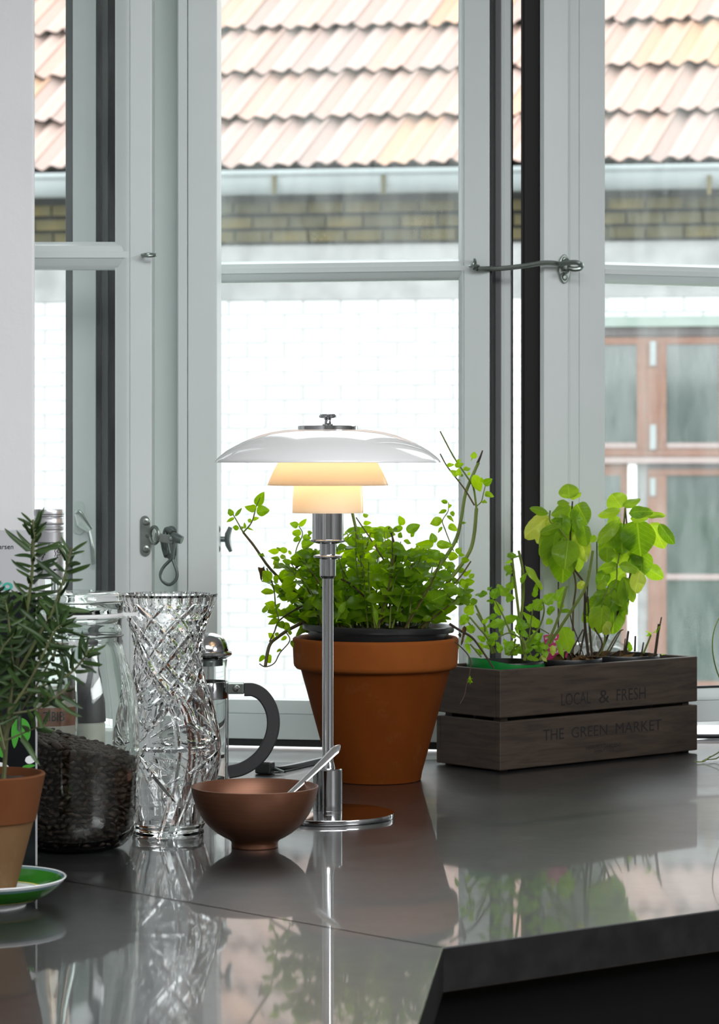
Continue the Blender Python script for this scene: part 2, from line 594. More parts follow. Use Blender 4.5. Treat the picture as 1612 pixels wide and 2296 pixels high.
def stone_mat():
    m, nt, b, out = new_mat('dark_worktop_stone')
    tc = N(nt, 'ShaderNodeTexCoord')
    n1 = N(nt, 'ShaderNodeTexNoise', i_Scale=5.0, i_Detail=8, i_Roughness=0.7)
    nt.links.new(tc.outputs['Object'], n1.inputs['Vector'])
    base = ramp(nt, n1.outputs[0], [(0.3, (0.011, 0.011, 0.012)), (0.75, (0.024, 0.0235, 0.0235))])
    v = N(nt, 'ShaderNodeTexNoise', i_Scale=420.0, i_Detail=2)
    nt.links.new(tc.outputs['Object'], v.inputs['Vector'])
    sp = N(nt, 'ShaderNodeMapRange')
    sp.inputs['From Min'].default_value = 0.66
    sp.inputs['From Max'].default_value = 0.75
    sp.inputs['To Max'].default_value = 0.5
    nt.links.new(v.outputs[0], sp.inputs['Value'])
    mix = N(nt, 'ShaderNodeMix', data_type='RGBA')
    nt.links.new(sp.outputs[0], mix.inputs['Factor'])
    nt.links.new(base, mix.inputs['A'])
    mix.inputs['B'].default_value = (0.09, 0.085, 0.08, 1)
    nt.links.new(mix.outputs['Result'], b.inputs['Base Color'])
    rr = N(nt, 'ShaderNodeMapRange')
    rr.inputs['From Min'].default_value = 0.3
    rr.inputs['From Max'].default_value = 0.7
    rr.inputs['To Min'].default_value = 0.30
    rr.inputs['To Max'].default_value = 0.42
    b.inputs['Coat Weight'].default_value = 0.75
    b.inputs['Coat Roughness'].default_value = 0.035
    b.inputs['Coat IOR'].default_value = 1.5
    nt.links.new(n1.outputs[0], rr.inputs['Value'])
    nt.links.new(rr.outputs[0], b.inputs['Roughness'])
    b.inputs['Specular IOR Level'].default_value = 0.5
    return m


M['stone'] = stone_mat()
M['stone_edge'] = pmat('honed_stone_edge', (0.006, 0.006, 0.0065), 0.6, spec=0.2, noise_scale=40, col2=(0.012, 0.012, 0.012))  # slab side faces: their shade is put into a darker stone colour


def wood_mat():
    m, nt, b, out = new_mat('dark_stained_wood')
    tc = N(nt, 'ShaderNodeTexCoord')
    mp = N(nt, 'ShaderNodeMapping')
    mp.inputs['Scale'].default_value = (4, 4, 40)
    nt.links.new(tc.outputs['Object'], mp.inputs[0])
    n1 = N(nt, 'ShaderNodeTexNoise', i_Scale=2.5, i_Detail=8, i_Roughness=0.65, i_Distortion=0.6)
    nt.links.new(mp.outputs[0], n1.inputs['Vector'])
    nt.links.new(ramp(nt, n1.outputs[0], [(0.3, (0.022, 0.014, 0.010)), (0.55, (0.052, 0.034, 0.023)), (0.8, (0.075, 0.05, 0.033))]), b.inputs['Base Color'])
    b.inputs['Roughness'].default_value = 0.65
    bp = N(nt, 'ShaderNodeBump', i_Strength=0.3, i_Distance=0.001)
    nt.links.new(n1.outputs[0], bp.inputs['Height'])
    nt.links.new(bp.outputs[0], b.inputs['Normal'])
    return m


M['wood'] = wood_mat()
AX = (Vector((1, 0, 0)), Vector((0, 1, 0)), Vector((0, 0, 1)))
O0 = Vector((0, 0, 0))


def struct(name, mb, mat, label, cat, **kw):
    return tag(mb.build(name, mat, None, **kw), label, cat, kind='structure')


# ------------------------------------------------------------------ the room
struct('floor', MB().box2((-1.1, -2.3, -0.05), (2.5, 4.3, 0)), M['floor'], 'wooden kitchen floor below the worktop', 'floor', smooth=False)
mb = MB()
mb.box2((-1.1, -2.3, 2.7), (2.5, 0.03, 2.78)); mb.box2((-1.1, 1.57, 2.7), (2.5, 4.5, 2.78))
mb.box2((-1.1, 0.03, 2.7), (-0.57, 1.57, 2.78)); mb.box2((1.47, 0.03, 2.7), (2.5, 1.57, 2.78))
struct('ceiling', mb, M['ceil'], 'white kitchen ceiling with a skylight opening above the worktop', 'ceiling', smooth=False)
struct('wall_left', MB().box2((-1.1, -2.3, 0), (-1.0, 4.45, 2.7)), M['wall'], 'white side wall at the left end of the worktop', 'wall', smooth=False)
m = MB()
m.prism([(-1.0, 3.55), (P(78, 0, 3.55).x, 3.55), (-0.61, 4.45), (-1.0, 4.45)], 0, 2.7, AX, O0)
struct('wall_pier', m, M['plaster'], 'white plaster wall pier left of the windows', 'wall', bevel=0.004)
m = MB()
m.box2((0.98, 4.15, 0), (2.4, 4.45, 2.7))
m.box2((-0.62, 4.05, 2.45), (0.98, 4.45, 2.7))
m.box2((-0.62, 4.30, 0), (0.98, 4.45, 0.86))
struct('wall_back', m, M['wall'], 'white wall around the kitchen window', 'wall', smooth=False)
m = MB()   # right wall around an opening added for the side fill light
m.box2((2.4, -2.3, 0), (2.5, 0.12, 2.7)); m.box2((2.4, 1.68, 0), (2.5, 4.45, 2.7))
m.box2((2.4, 0.12, 0), (2.5, 1.68, 1.98)); m.box2((2.4, 0.12, 2.58), (2.5, 1.68, 2.7))
struct('wall_right', m, M['wall'], 'white right hand room wall with a window opening', 'wall', smooth=False)
m = MB()
m.box2((-1.0, -2.3, 0), (2.4, -2.2, 2.7))
struct('wall_rear', m, M['wall'], 'plain room wall behind the viewer', 'wall', smooth=False)

# worktop: two mitred slabs
E0 = C(990, 2125); E1 = C(1612, 2040)
ED = (E1 - E0).normalized()
ER = E0 + ED * ((1.55 - E0.x) / ED.x)
F1 = C(935, 2296)
FD = (F1 - E0).normalized()
FB = E0 + FD * ((0.75 - E0.y) / FD.y)
SD = (C(430, 2025) - E0).normalized()
SEAM_L = E0 + SD * ((-0.995 - E0.x) / SD.x)
gap = Vector((SD.y, -SD.x, 0)) * 0.0026
TH = 0.043
slabA = [E0 - gap, (ER.x, ER.y), (2.0, 4.14), (0.97, 4.14), (0.97, 4.42), (0.72, 4.42), (0.14, 4.03), (-0.06, 3.99), (-0.515, 3.975),
         (P(78, 0, 3.55).x + .003, 3.548), (-0.998, 3.548), SEAM_L - gap]
slabB = [E0 + gap, SEAM_L + gap, (-0.998, 0.75), (FB.x, FB.y)]
for i_, (poly, nm, lab) in enumerate(((slabA, 'worktop_slab', 'dark grey stone worktop slab under the lamp and the wooden crate'),
                                      (slabB, 'worktop_slab', 'dark grey stone worktop slab in the foreground in front of the mitre seam'))):
    mb = MB().prism([(p[0], p[1]) for p in poly], TOP - TH, TOP, AX, O0)
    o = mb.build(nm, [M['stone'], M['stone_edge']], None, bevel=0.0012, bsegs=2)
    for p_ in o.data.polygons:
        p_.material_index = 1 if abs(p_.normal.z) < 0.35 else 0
    tag(o, lab, 'worktop')
# base cabinets below
nA = Vector((-ED.y, ED.x, 0))
nB = Vector((FD.y, -FD.x, 0))
if nB.x > 0: nB = -nB
cA = [E0 + nA * 0.03 + nB * 0.02 + FD * 0, ER + nA * 0.03, Vector((2.0, 4.1, 0)), Vector((-0.4, 3.95, 0))]
mb = MB().prism([(p.x, p.y) for p in cA], 0.09, TOP - TH - 0.002, AX, O0)
tag(mb.build('base_cabinet', M['cabinet'], None, smooth=False), 'black base cabinet front under the worktop edge at the right', 'cabinet')
c0 = E0 + nB * 0.03
c1 = FB + nB * 0.03
mb = MB().prism([(c0.x, c0.y - 0.01), (-0.9, 3.3), (-0.98, 0.8), (c1.x, c1.y + 0.03)], 0.09, TOP - TH - 0.002, AX, O0)
tag(mb.build('base_cabinet', M['cabinet'], None, smooth=False), 'black base cabinet under the foreground worktop slab', 'cabinet')

# white sill board behind the worktop
mb = MB().prism([(-0.51, 3.98), (-0.06, 3.995), (0.14, 4.035), (0.72, 4.425), (0.97, 4.425), (0.97, 4.62), (-0.62, 4.62)], 0.865, 0.893, AX, O0)
struct('trim_1', mb, M['white'], 'white glossy sill board behind the worktop', 'sill', bevel=0.001)


# ------------------------------------------------------------------ windows
class Sash:
    """local axes: u along the width, n outwards (away from the room), z up; o = inner face corner at height 0"""
    def __init__(s, root, o, u, t=0.058):
        s.root, s.o, s.t = root, Vector((o[0], o[1], 0)), t
        s.u = Vector((u[0], u[1], 0)).normalized()
        s.n = Vector((-s.u.y, s.u.x, 0))
        s.ax = (s.u, s.n, Vector((0, 0, 1)))

    def box(s, name, u0, u1, z0, z1, n0, n1, mat, bevel=0.0012, parent=None):
        return MB().box2((u0, n0, z0), (u1, n1, z1), s.ax, s.o).build(name, mat, parent or s.root, bevel=bevel)

    def bead_v(s, name, uf, ug, z0, z1, mat, dep=0.018):
        sg = 1 if ug > uf else -1
        poly = [(uf, 0.0015), (uf + sg * 0.0015, 0.0), (uf + (ug - uf) * 0.3, 0.0005), (uf + (ug - uf) * 0.85, dep * 0.75), (ug, dep * 0.8), (ug, dep + 0.012), (uf, dep + 0.012)]
        return MB().prism(poly, z0, z1, s.ax, s.o).build(name, mat, s.root, angle=50)

    def bead_h(s, name, u0, u1, zf, zg, mat, dep=0.018):
        sg = 1 if zg > zf else -1
        poly = [(0.0015, zf), (0.0, zf + sg * 0.0015), (0.0005, zf + (zg - zf) * 0.3), (dep * 0.75, zf + (zg - zf) * 0.85), (dep * 0.8, zg), (dep + 0.012, zg), (dep + 0.012, zf)]
        ax = (s.n, s.ax[2], s.u)
        return MB().prism(poly, u0, u1, ax, s.o).build(name, mat, s.root, angle=50)

    def bar(s, name, u0, u1, z0, z1, mat, dep=0.018):
        h = z1 - z0
        poly = [(dep, z0), (dep * 0.7, z0 + 0.08 * h), (dep * 0.55, z0 + 0.14 * h), (0.003, z0 + 0.36 * h), (0.003, z0 + 0.38 * h), (0, z0 + 0.39 * h), (0, z0 + 0.62 * h),
                (0.003, z0 + 0.63 * h), (dep * 0.35, z0 + 0.84 * h), (dep * 0.7, z0 + 0.9 * h), (dep, z1), (dep + 0.02, z1), (dep + 0.02, z0)]
        ax = (s.n, s.ax[2], s.u)
        return MB().prism(poly, u0, u1, ax, s.o).build(name, mat, s.root, angle=25)

    def pane(s, u0, u1, z0, z1, mat, n0=0.022):
        return MB().add([s.pt(u0, n0, z0), s.pt(u1, n0, z0), s.pt(u1, n0, z1), s.pt(u0, n0, z1)], [(0, 1, 2, 3)]).build('pane', mat, s.root, smooth=False)

    def pt(s, u, n, z):
        return s.o + s.u * u + s.n * n + Vector((0, 0, z))

    def upx(s, px):
        """u coordinate where the inner face crosses the image column px"""
        k = (px - CX) / FPX
        return (k * s.o.y - s.o.x) / (s.u.x - k * s.u.y)

    def zpx(s, px, py, n=0):
        u = s.upx(px)
        return P(px, py, s.pt(u, n, 0).y).z


ZT = 2.42
# --- left casement (window_1)
DL = 3.86
w1 = thing('window_1', (P(150, 0, DL).x, DL, 0.92), 'left casement window beside the white plaster pier, with bottle and jar below it', 'window', kind='structure')
S = Sash(w1, (P(340, 0, DL).x, DL), (1, 0))
u_f, u_g = S.upx(291), S.upx(256)
uL = S.upx(-30)
zb0, zb1 = P(0, 602, DL).z, P(0, 540, DL).z
S.box('stile', u_f, 0, 0.905, ZT, 0, 0.058, M['paint'])
S.box('stile', uL - 0.09, uL, 0.905, ZT, 0, 0.058, M['paint'])
S.bead_v('glazing_bead', u_f, u_g, 0.99, ZT - 0.08, M['paint'])
S.bar('glazing_bar', uL, u_f - 0.001, zb0, zb1, M['paint'])
S.box('bottom_rail', uL, u_f - 0.0005, 0.905, 0.97, 0, 0.058, M['paint'])
S.bead_h('glazing_bead', uL, u_g, 0.97, 0.99, M['paint'])
S.box('top_rail', uL, u_f - 0.0005, ZT - 0.07, ZT, 0, 0.058, M['paint'])
S.pane(uL, u_g, zb1 - 0.004, ZT - 0.07, M['pane'])
S.pane(uL, u_g, 0.98, zb0 + 0.004, M['pane'])
# outer frame seen through its glass
for a, b, mt, nm, dd, dt in ((147, 163, 'alu', 'outer_strip', 4.12, 0.03), (163, 214, 'paint', 'outer_post', 4.10, 0.06), (214, 226, 'gasket', 'gasket', 4.11, 0.05),
                             (226, 242, 'alu', 'outer_strip', 4.125, 0.04), (242, 262, 'gasket', 'gasket', 4.13, 0.05)):
    MB().box2((P(a, 0, dd).x, dd, 0.895), (P(b, 0, dd).x, dd + dt, ZT)).build(nm, M[mt], w1, bevel=0.0008)

# --- mullion between left and middle casement
DM = 3.95
tr = thing('trim_2', (P(430, 0, DM).x, DM, 0.9), 'pale grey window mullion between left and middle casements', 'mullion', kind='structure')
MB().box2((P(421, 0, DM).x, DM, 0.905), (P(487, 0, DM).x, DM + 0.12, ZT)).build('post', M['paint'], tr, bevel=0.0015)
MB().prism([(P(396, 0, DM).x, DM + 0.012), (P(398, 0, DM).x, DM + 0.002), (P(400, 0, DM).x, DM), (P(419.5, 0, DM).x, DM), (P(420.5, 0, DM).x, DM + 0.004),
            (P(420.5, 0, DM).x, DM + 0.1), (P(396, 0, DM).x, DM + 0.1)], 0.905, ZT, AX, O0).build('moulding', M['paint'], tr, angle=50)
MB().box2((P(330, 0, DM + .03).x, DM + 0.03, 0.905), (P(399, 0, DM + .03).x, DM + 0.16, ZT)).build('reveal_board', M['paint_green'], tr, bevel=0.001)

# --- middle casement (window_2), standing ajar
pA, pB = P(487, 0, 4.20), P(1030, 0, 4.13)
u2 = Vector((pB.x - pA.x, pB.y - pA.y, 0)).normalized()
w2 = thing('window_2', (0, 4.17, 0.91), 'middle casement window standing ajar behind the lamp and the potted mint', 'window', kind='structure')
S2 = Sash(w2, (pA.x, pA.y), u2)
uL, ug, uf, uR = -0.03, S2.upx(1025), S2.upx(1040), S2.upx(1097)
zb = S2.zpx(487, 1655)
S2.box('stile', uL - 0.05, uL, zb, ZT, 0, 0.058, M['paint'])
S2.box('stile', uf, uR, zb, ZT, 0, 0.058, M['paint'])
zr0, zr1 = S2.zpx(487, 632.7), S2.zpx(487, 584.6)
zg, zf = S2.zpx(487, 1570), S2.zpx(487, 1599)
S2.box('bottom_rail', uL, uf - 0.0005, zb, zf, 0, 0.058, M['paint'])
S2.bead_h('glazing_bead', uL, uf, zf, zg, M['paint'])
S2.bead_v('glazing_bead', uf, ug, zg, ZT - 0.07, M['paint'])
S2.bar('glazing_bar', uL, uf + 0.001, zr0, zr1, M['paint'])
S2.box('top_rail', uL, uf - 0.0005, ZT - 0.07, ZT, 0, 0.058, M['paint'])
S2.pane(uL, ug + 0.002, zr1 - 0.004, ZT - 0.06, M['pane_dirty'])
S2.pane(uL, ug + 0.002, zg - 0.004, zr0 + 0.004, M['pane'])
zk = S2.zpx(487, 1672)
S2.box('bottom_seal', uL - 0.05, uR, zk, zb - 0.0006, 0.006, 0.05, M['gasket'], 0.0008)
S2.box('bottom_drip', uL - 0.05, uR, zk - 0.001, zb - 0.004, 0.051, 0.075, M['alu'], 0.001)
# layered closing edge at the right: rubber, aluminium, painted outer frame
eb = lambda n, a, b, n0, n1, mt: S2.box(n, a, b, zb - 0.006, ZT, n0, n1, M[mt], 0.0006)
eb('gasket', uR + 0.0004, S2.upx(1102), 0.008, 0.05, 'gasket')
eb('outer_strip', S2.upx(1098), S2.upx(1113.5), 0.051, 0.06, 'alu')
eb('outer_strip', S2.upx(1100), S2.upx(1119), 0.0605, 0.066, 'paint')
eb('outer_frame', S2.upx(1070), S2.upx(1133), 0.067, 0.085, 'paint')
eb('outer_edge', S2.upx(1072), S2.upx(1135.5), 0.0855, 0.09, 'brown_dark')

# --- right casement (window_3), ajar the other way
qA = P(1218, 0, 4.163)
q1, q2 = P(1356, 0, 4.20), P(1612, 0, 4.27)
u3 = Vector((q2.x - qA.x, q2.y - qA.y, 0)).normalized()
w3 = thing('window_3', (0.55, 4.2, 0.93), 'right casement window with dark brown edge behind the basil', 'window', kind='structure')
S3 = Sash(w3, (qA.x, qA.y), u3, 0.08)
ub, ug3, uE = S3.upx(1274), S3.upx(1356), 0.56
zb = S3.zpx(1590, 1618)
# moulded closing stile
poly = [(0.0, 0.012), (0.004, 0.006), (S3.upx(1262), 0.0015), (S3.upx(1273), 0), (S3.upx(1276), 0.002), (S3.upx(1279), 0), (S3.upx(1297), 0), (S3.upx(1298.5), 0.002),
        (S3.upx(1300), 0), (ug3, 0), (ug3, 0.06), (0.0, 0.06)]
MB().prism(poly, zb, ZT, S3.ax, S3.o).build('stile', M['paint'], w3, angle=20)
MB().prism([(0.0, 0.0605), (0.03, 0.0605), (0.03, 0.09), (0.0, 0.09), (-0.001, 0.088), (-0.001, 0.078), (0.0, 0.076)], zb - 0.012, ZT, S3.ax, S3.o).build('outer_edge', M['brown_dark'], w3, angle=20)
S3.box('edge_strip', -0.0016, -0.0002, zb - 0.005, ZT, 0.013, 0.0735, M['brown_dark'], 0.0004)
S3.box('stile', uE, uE + 0.06, zb, ZT, 0, 0.06, M['paint'])
zr0, zr1 = S3.zpx(1356, 633), S3.zpx(1356, 584.7)
zg, zf = S3.zpx(1590, 1545), S3.zpx(1590, 1571)
S3.box('bottom_rail', ug3 + 0.0004, uE, zb, zf, 0, 0.06, M['paint'])
S3.bead_h('glazing_bead', ug3 + 0.0004, uE, zf, zg, M['paint'])
S3.box('bottom_gasket', ug3 + 0.0004, uE, zg, zg + 0.004, 0.016, 0.024, M['gasket'], 0)
S3.bar('glazing_bar', ug3 + 0.0004, uE, zr0, zr1, M['paint'])
S3.box('top_rail', ug3, uE, ZT - 0.07, ZT, 0, 0.06, M['paint'])
S3.pane(ug3, uE, zr1 - 0.004, ZT - 0.06, M['pane_dirty'], 0.03)
S3.pane(ug3, uE, zg - 0.004, zr0 + 0.004, M['pane_dirty'], 0.03)
# fixed jamb at the far right and head
tag(MB().box2((0.9, 4.16, 0.893), (0.98, 4.44, 2.45)).build('trim_3', M['paint'], None, bevel=0.001), 'pale grey window jamb at the far right of the windows', 'jamb', kind='structure')
tag(MB().box2((-0.62, 4.1, 2.425), (0.9, 4.44, 2.45)).build('trim_4', M['paint'], None, bevel=0.001), 'pale grey window head above the casements', 'jamb', kind='structure')

# window hardware
def ring_pts(c, r, a, b, n=24, a0=0, a1=2 * PI):
    return [c + a * r * math.cos(a0 + (a1 - a0) * i / n) + b * r * math.sin(a0 + (a1 - a0) * i / n) for i in range(n + (0 if abs(a1 - a0 - 2 * PI) < 1e-5 else 1))]


X_, Y_, Z_ = AX
# screw eye on the left casement stile
sc = P(334, 572, DL - 0.012)
MB().tube(ring_pts(sc, 0.0105, X_, (Y_ * 0.93 + Z_ * 0.2)), 0.0022, 8, closed=True).build('screw_eye', M['steel'], w1)
MB().tube([P(322, 574, DL - 0.012), P(320, 575, DL + 0.003)], 0.002, 8).build('screw_eye_shank', M['steel'], w1)
# catch: plate, ring, link, lever and pull loop
kx = DL / FPX


def plate(parent, pts_px, d, half_w, mat, name='catch_plate', thick=0.003):
    (x, y0, y1) = pts_px
    a, b = P(x, y0, d), P(x, y1, d)
    poly = []
    for i in range(13):
        t = PI * i / 12
        poly.append((a.x + half_w * math.cos(t), a.z - half_w + half_w * math.sin(t)))
    for i in range(13):
        t = PI + PI * i / 12
        poly.append((b.x + half_w * math.cos(t), b.z + half_w + half_w * math.sin(t)))
    return MB().prism([(p[0], -p[1]) for p in poly], d - thick, d, (X_, -Z_, Y_), O0).build(name, mat, parent, bevel=0.0008)


plate(w1, (326, 1156, 1247), DL, 0.0078, M['steel'])
for yy in (1170, 1231):
    c = P(327.5, yy, DL - 0.003)
    MB().lathe([(0.0, 0.0012), (0.0022, 0.0012), (0.0024, 0.0024), (0.0052, 0.0018), (0.0058, 0)], c, 20, axis=(X_, Z_, -Y_)).build('screw', M['steel'], w1)
c = P(346, 1200, DL - 0.016)
MB().tube(ring_pts(c, 0.0092, (X_ * 0.75 - Y_ * 0.66).normalized(), Z_ * 1.35), 0.0027, 10, closed=True).build('catch_ring', M['steel'], w1)
MB().tube([P(328, 1201, DL), P(338, 1202, DL - 0.012)], 0.0028, 8).build('catch_pin', M['steel'], w1)
d2 = DM - 0.02
a, b = P(347, 1203, DL - 0.018), P(390, 1211, DL - 0.03)
t_ = (b - a).normalized(); up_ = Z_ - t_ * t_.z; up_.normalize()
MB().box((a + b) / 2, ((b - a).length / 2, 0.0022, 0.0062), (t_, t_.cross(up_), up_)).build('catch_link', M['steel'], w1, bevel=0.0015)
MB().lathe([(0, 0.0025), (0.003, 0.002), (0.0036, 0)], P(383, 1208, DL - 0.0315), 14, axis=(X_, Z_, -Y_)).build('rivet', M['steel'], w1)
MB().tube([P(386, 1200, DL - 0.028), P(398, 1207, DL - 0.032), P(408, 1211, DL - 0.034)], [0.0055, 0.0072, 0.0062], 8).build('catch_lever', M['steel_dark'], w1, angle=60)
MB().tube(crv([P(388, 1196, DL - 0.012), P(374, 1188, DL + .004), P(371, 1212, DL + .004), P(376, 1240, DL + .004), P(386, 1252, DL - 0.012)], 4), 0.0048, 8).build('catch_lever', M['steel_dark'], w1, angle=60)
MB().tube(crv([P(366, 1214, DL + .01), P(369, 1230, DL + .006), P(374, 1247, DL - 0.002)], 4), [0.0045] * 9, 8).build('catch_lever', M['steel_dark'], w1, angle=60)
plate(tr, (384, 1179, 1252), DM + 0.029, 0.0075, M['steel_dark'])
loop = crv([P(392, 1216, DL - 0.03), P(388, 1238, DL - 0.028), P(384, 1253, DL - 0.026), P(368, 1270, DL - .024), P(360, 1287, DL - .024), P(365, 1303, DL - .024), P(380, 1311, DL - .024),
            P(394, 1300, DL - .024), P(397, 1284, DL - .024), P(390, 1262, DL - .024), P(385, 1252, DL - .024)], 6)
MB().tube(loop, 0.0025, 8).build('pull_loop', M['steel_dark'], w1)
# pale duplicate catch, added as the reflection of the hook in the glass
plate(w1, (178, 1124, 1198), 4.099, 0.0085, M['paint_green'])
MB().tube(crv([P(170, 1150, 4.08), P(180, 1148, 4.07), P(205, 1186, 4.08)], 5), 0.0022, 8).build('catch_arm', M['steel'], w1)
MB().tube([P(176, 1150, 4.085), P(184, 1172, 4.08), P(200, 1190, 4.08)], [0.007, 0.009, 0.004], 8).build('catch_lever', M['paint_green'], w1)
MB().tube(crv([P(199, 1190, 4.08), P(206, 1225, 4.08), P(210, 1265, 4.085)], 4), [0.0028] * 4 + [0.0036] * 5, 8).build('pull_loop', M['steel'], w1)
# butterfly handle of the middle casement, just right of the mullion
dh = 4.05
MB().tube([P(480, 1209, dh), P(508, 1209, dh)], 0.0045, 10).build('handle_shaft', M['steel_dark'], tr)
MB().tube([P(517, 1182, dh), P(511, 1198, dh), P(510, 1209, dh), P(512, 1222, dh), P(518, 1237, dh)], [0.0055, 0.0085, 0.0088, 0.0082, 0.005], 10, flat=0.6).build('handle_wing', M['steel_dark'], tr)
for yy in (1186, 1230):
    MB().sphere(P(486, yy, DM + .06), 0.0065, 12, 8, (0.9, 0.6, 1.3)).build('screw', M['steel_dark'], tr)
# hook and eye stay between the two ajar casements
h0 = S2.pt(S2.upx(1066), -0.012, S2.zpx(1066, 598))
h1 = S3.pt(S3.upx(1266), -0.02, S3.zpx(1266, 596))
MB().tube(ring_pts(h0 + Z_ * 0.002, 0.0085, (Y_ * .9 + X_ * .2).normalized(), Z_), 0.0022, 10, closed=True).build('stay_eye', M['steel'], w2)
MB().tube(ring_pts(h0, 0.0068, X_, Y_), 0.0024, 8, closed=True).build('stay_hook_ring', M['steel'], w2)
dz = lambda px, py, t: P(px, py, h0.y + (h1.y - h0.y) * t - 0.004)
hk = crv([dz(1070, 603, 0), dz(1120, 602, .3), dz(1170, 597, .55), dz(1215, 590, .8), dz(1240, 590, .9), dz(1255, 592, 1), dz(1272, 590, 1) - Y_ * .006, dz(1290, 590, 1) - Y_ * .012,
          dz(1301, 595, 1) - Y_ * .014, dz(1299, 603, 1) - Y_ * .02, dz(1286, 606, 1) - Y_ * .022, dz(1275, 604, 1) - Y_ * .02], 6)
MB().tube(hk, 0.0042, 10).build('stay_hook', M['steel'], w2)
pe = S3.pt(S3.upx(1264), 0.0, 0)
poly = []
cz = S3.zpx(1264, 603)
for i in range(28):
    t = 2 * PI * i / 28
    poly.append((0.0105 * math.cos(t) * (1 - 0.25 * abs(math.sin(t)) ** 3), cz + 0.0235 * math.sin(t)))
MB().prism(poly, 0.0, 0.004, (S3.u, Z_, -S3.n), pe).build('stay_plate', M['steel'], w3, bevel=0.001)
for zz in (-0.014, 0.014):
    MB().lathe([(0, 0.0035), (0.004, 0.003), (0.0052, 0.0)], pe + Z_ * (cz + zz) - S3.n * 0.004, 14, axis=(S3.u, Z_, -S3.n)).build('screw', M['steel'], w3)
MB().tube(ring_pts(pe + Z_ * (cz + 0.004) - S3.n * 0.01, 0.010, S3.n, Z_), 0.003, 8, closed=True).build('stay_staple', M['steel'], w3)

# ------------------------------------------------------------------ the house across the courtyard
M['tile'] = rand_mat('clay_roof_tile', (0.367, 0.292, 0.269), (0.429, 0.300, 0.250), 0.75, (0.530, 0.312, 0.179), ns=3, amt=0.3)
M['tile_edge'] = pmat('mossy_tile_edge', (0.078, 0.055, 0.043), 0.9, noise_scale=9, col2=(0.023, 0.020, 0.017))  # moss, plus the shade under the tile lip put into the colour
M['zinc'] = pmat('zinc_gutter', (0.211, 0.242, 0.242), 0.5, noise_scale=1.2, col2=(0.265, 0.296, 0.296))
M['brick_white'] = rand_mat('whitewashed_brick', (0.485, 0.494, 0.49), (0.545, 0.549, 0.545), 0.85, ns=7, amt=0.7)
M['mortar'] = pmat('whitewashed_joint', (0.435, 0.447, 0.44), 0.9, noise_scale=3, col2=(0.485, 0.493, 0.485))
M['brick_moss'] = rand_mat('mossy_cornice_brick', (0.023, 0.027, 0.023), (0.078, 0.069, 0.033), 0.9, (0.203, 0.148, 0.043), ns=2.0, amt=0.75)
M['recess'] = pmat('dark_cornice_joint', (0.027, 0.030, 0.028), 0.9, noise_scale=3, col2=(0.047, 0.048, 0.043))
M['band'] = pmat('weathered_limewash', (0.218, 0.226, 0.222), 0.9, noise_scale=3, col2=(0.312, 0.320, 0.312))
M['teak'] = pmat('red_brown_joinery', (0.156, 0.069, 0.041), 0.5, noise_scale=2, col2=(0.187, 0.086, 0.052), stretch=(1, 1, 6))
M['lead'] = pmat('green_grey_flashing', (0.172, 0.226, 0.195), 0.6, noise_scale=2, col2=(0.234, 0.289, 0.257))
M['lintel'] = pmat('mauve_lintel', (0.078, 0.066, 0.066), 0.7)
M['sill_pale'] = pmat('pale_pink_sill', (0.281, 0.218, 0.203), 0.6)
mt, nt_, b_, out_ = new_mat('door_glass')
b_.inputs['Base Color'].default_value = (0.045, 0.065, 0.058, 1)
b_.inputs['Roughness'].default_value = 0.07
b_.inputs['Specular IOR Level'].default_value = 0.5
b_.inputs['IOR'].default_value = 1.8
M['door_glass'] = mt
M['ground'] = pmat('courtyard_paving', (0.234, 0.234, 0.218), 0.9, noise_scale=1, col2=(0.296, 0.289, 0.273))
M['hedge'] = leaf_mat('hedge_leaf', (0.04, 0.14, 0.03), (0.10, 0.26, 0.06), 0.3, veins=False)

tag(MB().box2((-30, 4.7, -3.1), (30, 60, -3.0)).build('ground', M['ground'], None, smooth=False), 'grey courtyard paving between the two houses', 'ground', kind='structure')

HD, HA = 25.0, math.radians(7.4)
HU = Vector((math.cos(HA), -math.sin(HA), 0))
HN = Vector((math.sin(HA), math.cos(HA), 0))       # away from the viewer
HO = Vector((0, HD, 0))
HAX = (HU, HN, Z_)


def W(px, py, out=0.0):
    """(u, z) where the sight line meets the facade plane moved 'out' towards the viewer"""
    r = Vector(((px - CX) / FPX, 1, -(py - HORY) / FPX))
    o = HO - HN * out
    t = (o - Vector((0, 0, EYE))).dot(HN) / r.dot(HN)
    p = Vector((0, 0, EYE)) + r * t
    return (p - HO).dot(HU), p.z


house = thing('neighbour_house', HO + Vector((0, 0, -3)), 'whitewashed brick house with orange tiled roof across the courtyard', 'building')
ZG = W(806, 385)[1]
ZC = W(806, 672)[1]       # where the clean white brickwork starts
hwall = MB().box2((-9, 0, -3), (9, 0.3, ZG - 0.02), HAX, HO).build('wall', M['mortar'], house, smooth=False)
MB().box2((-9, -0.02, ZC), (9, 0.0, W(806, 548)[1]), HAX, HO).build('limewash_band', M['band'], house, smooth=False)
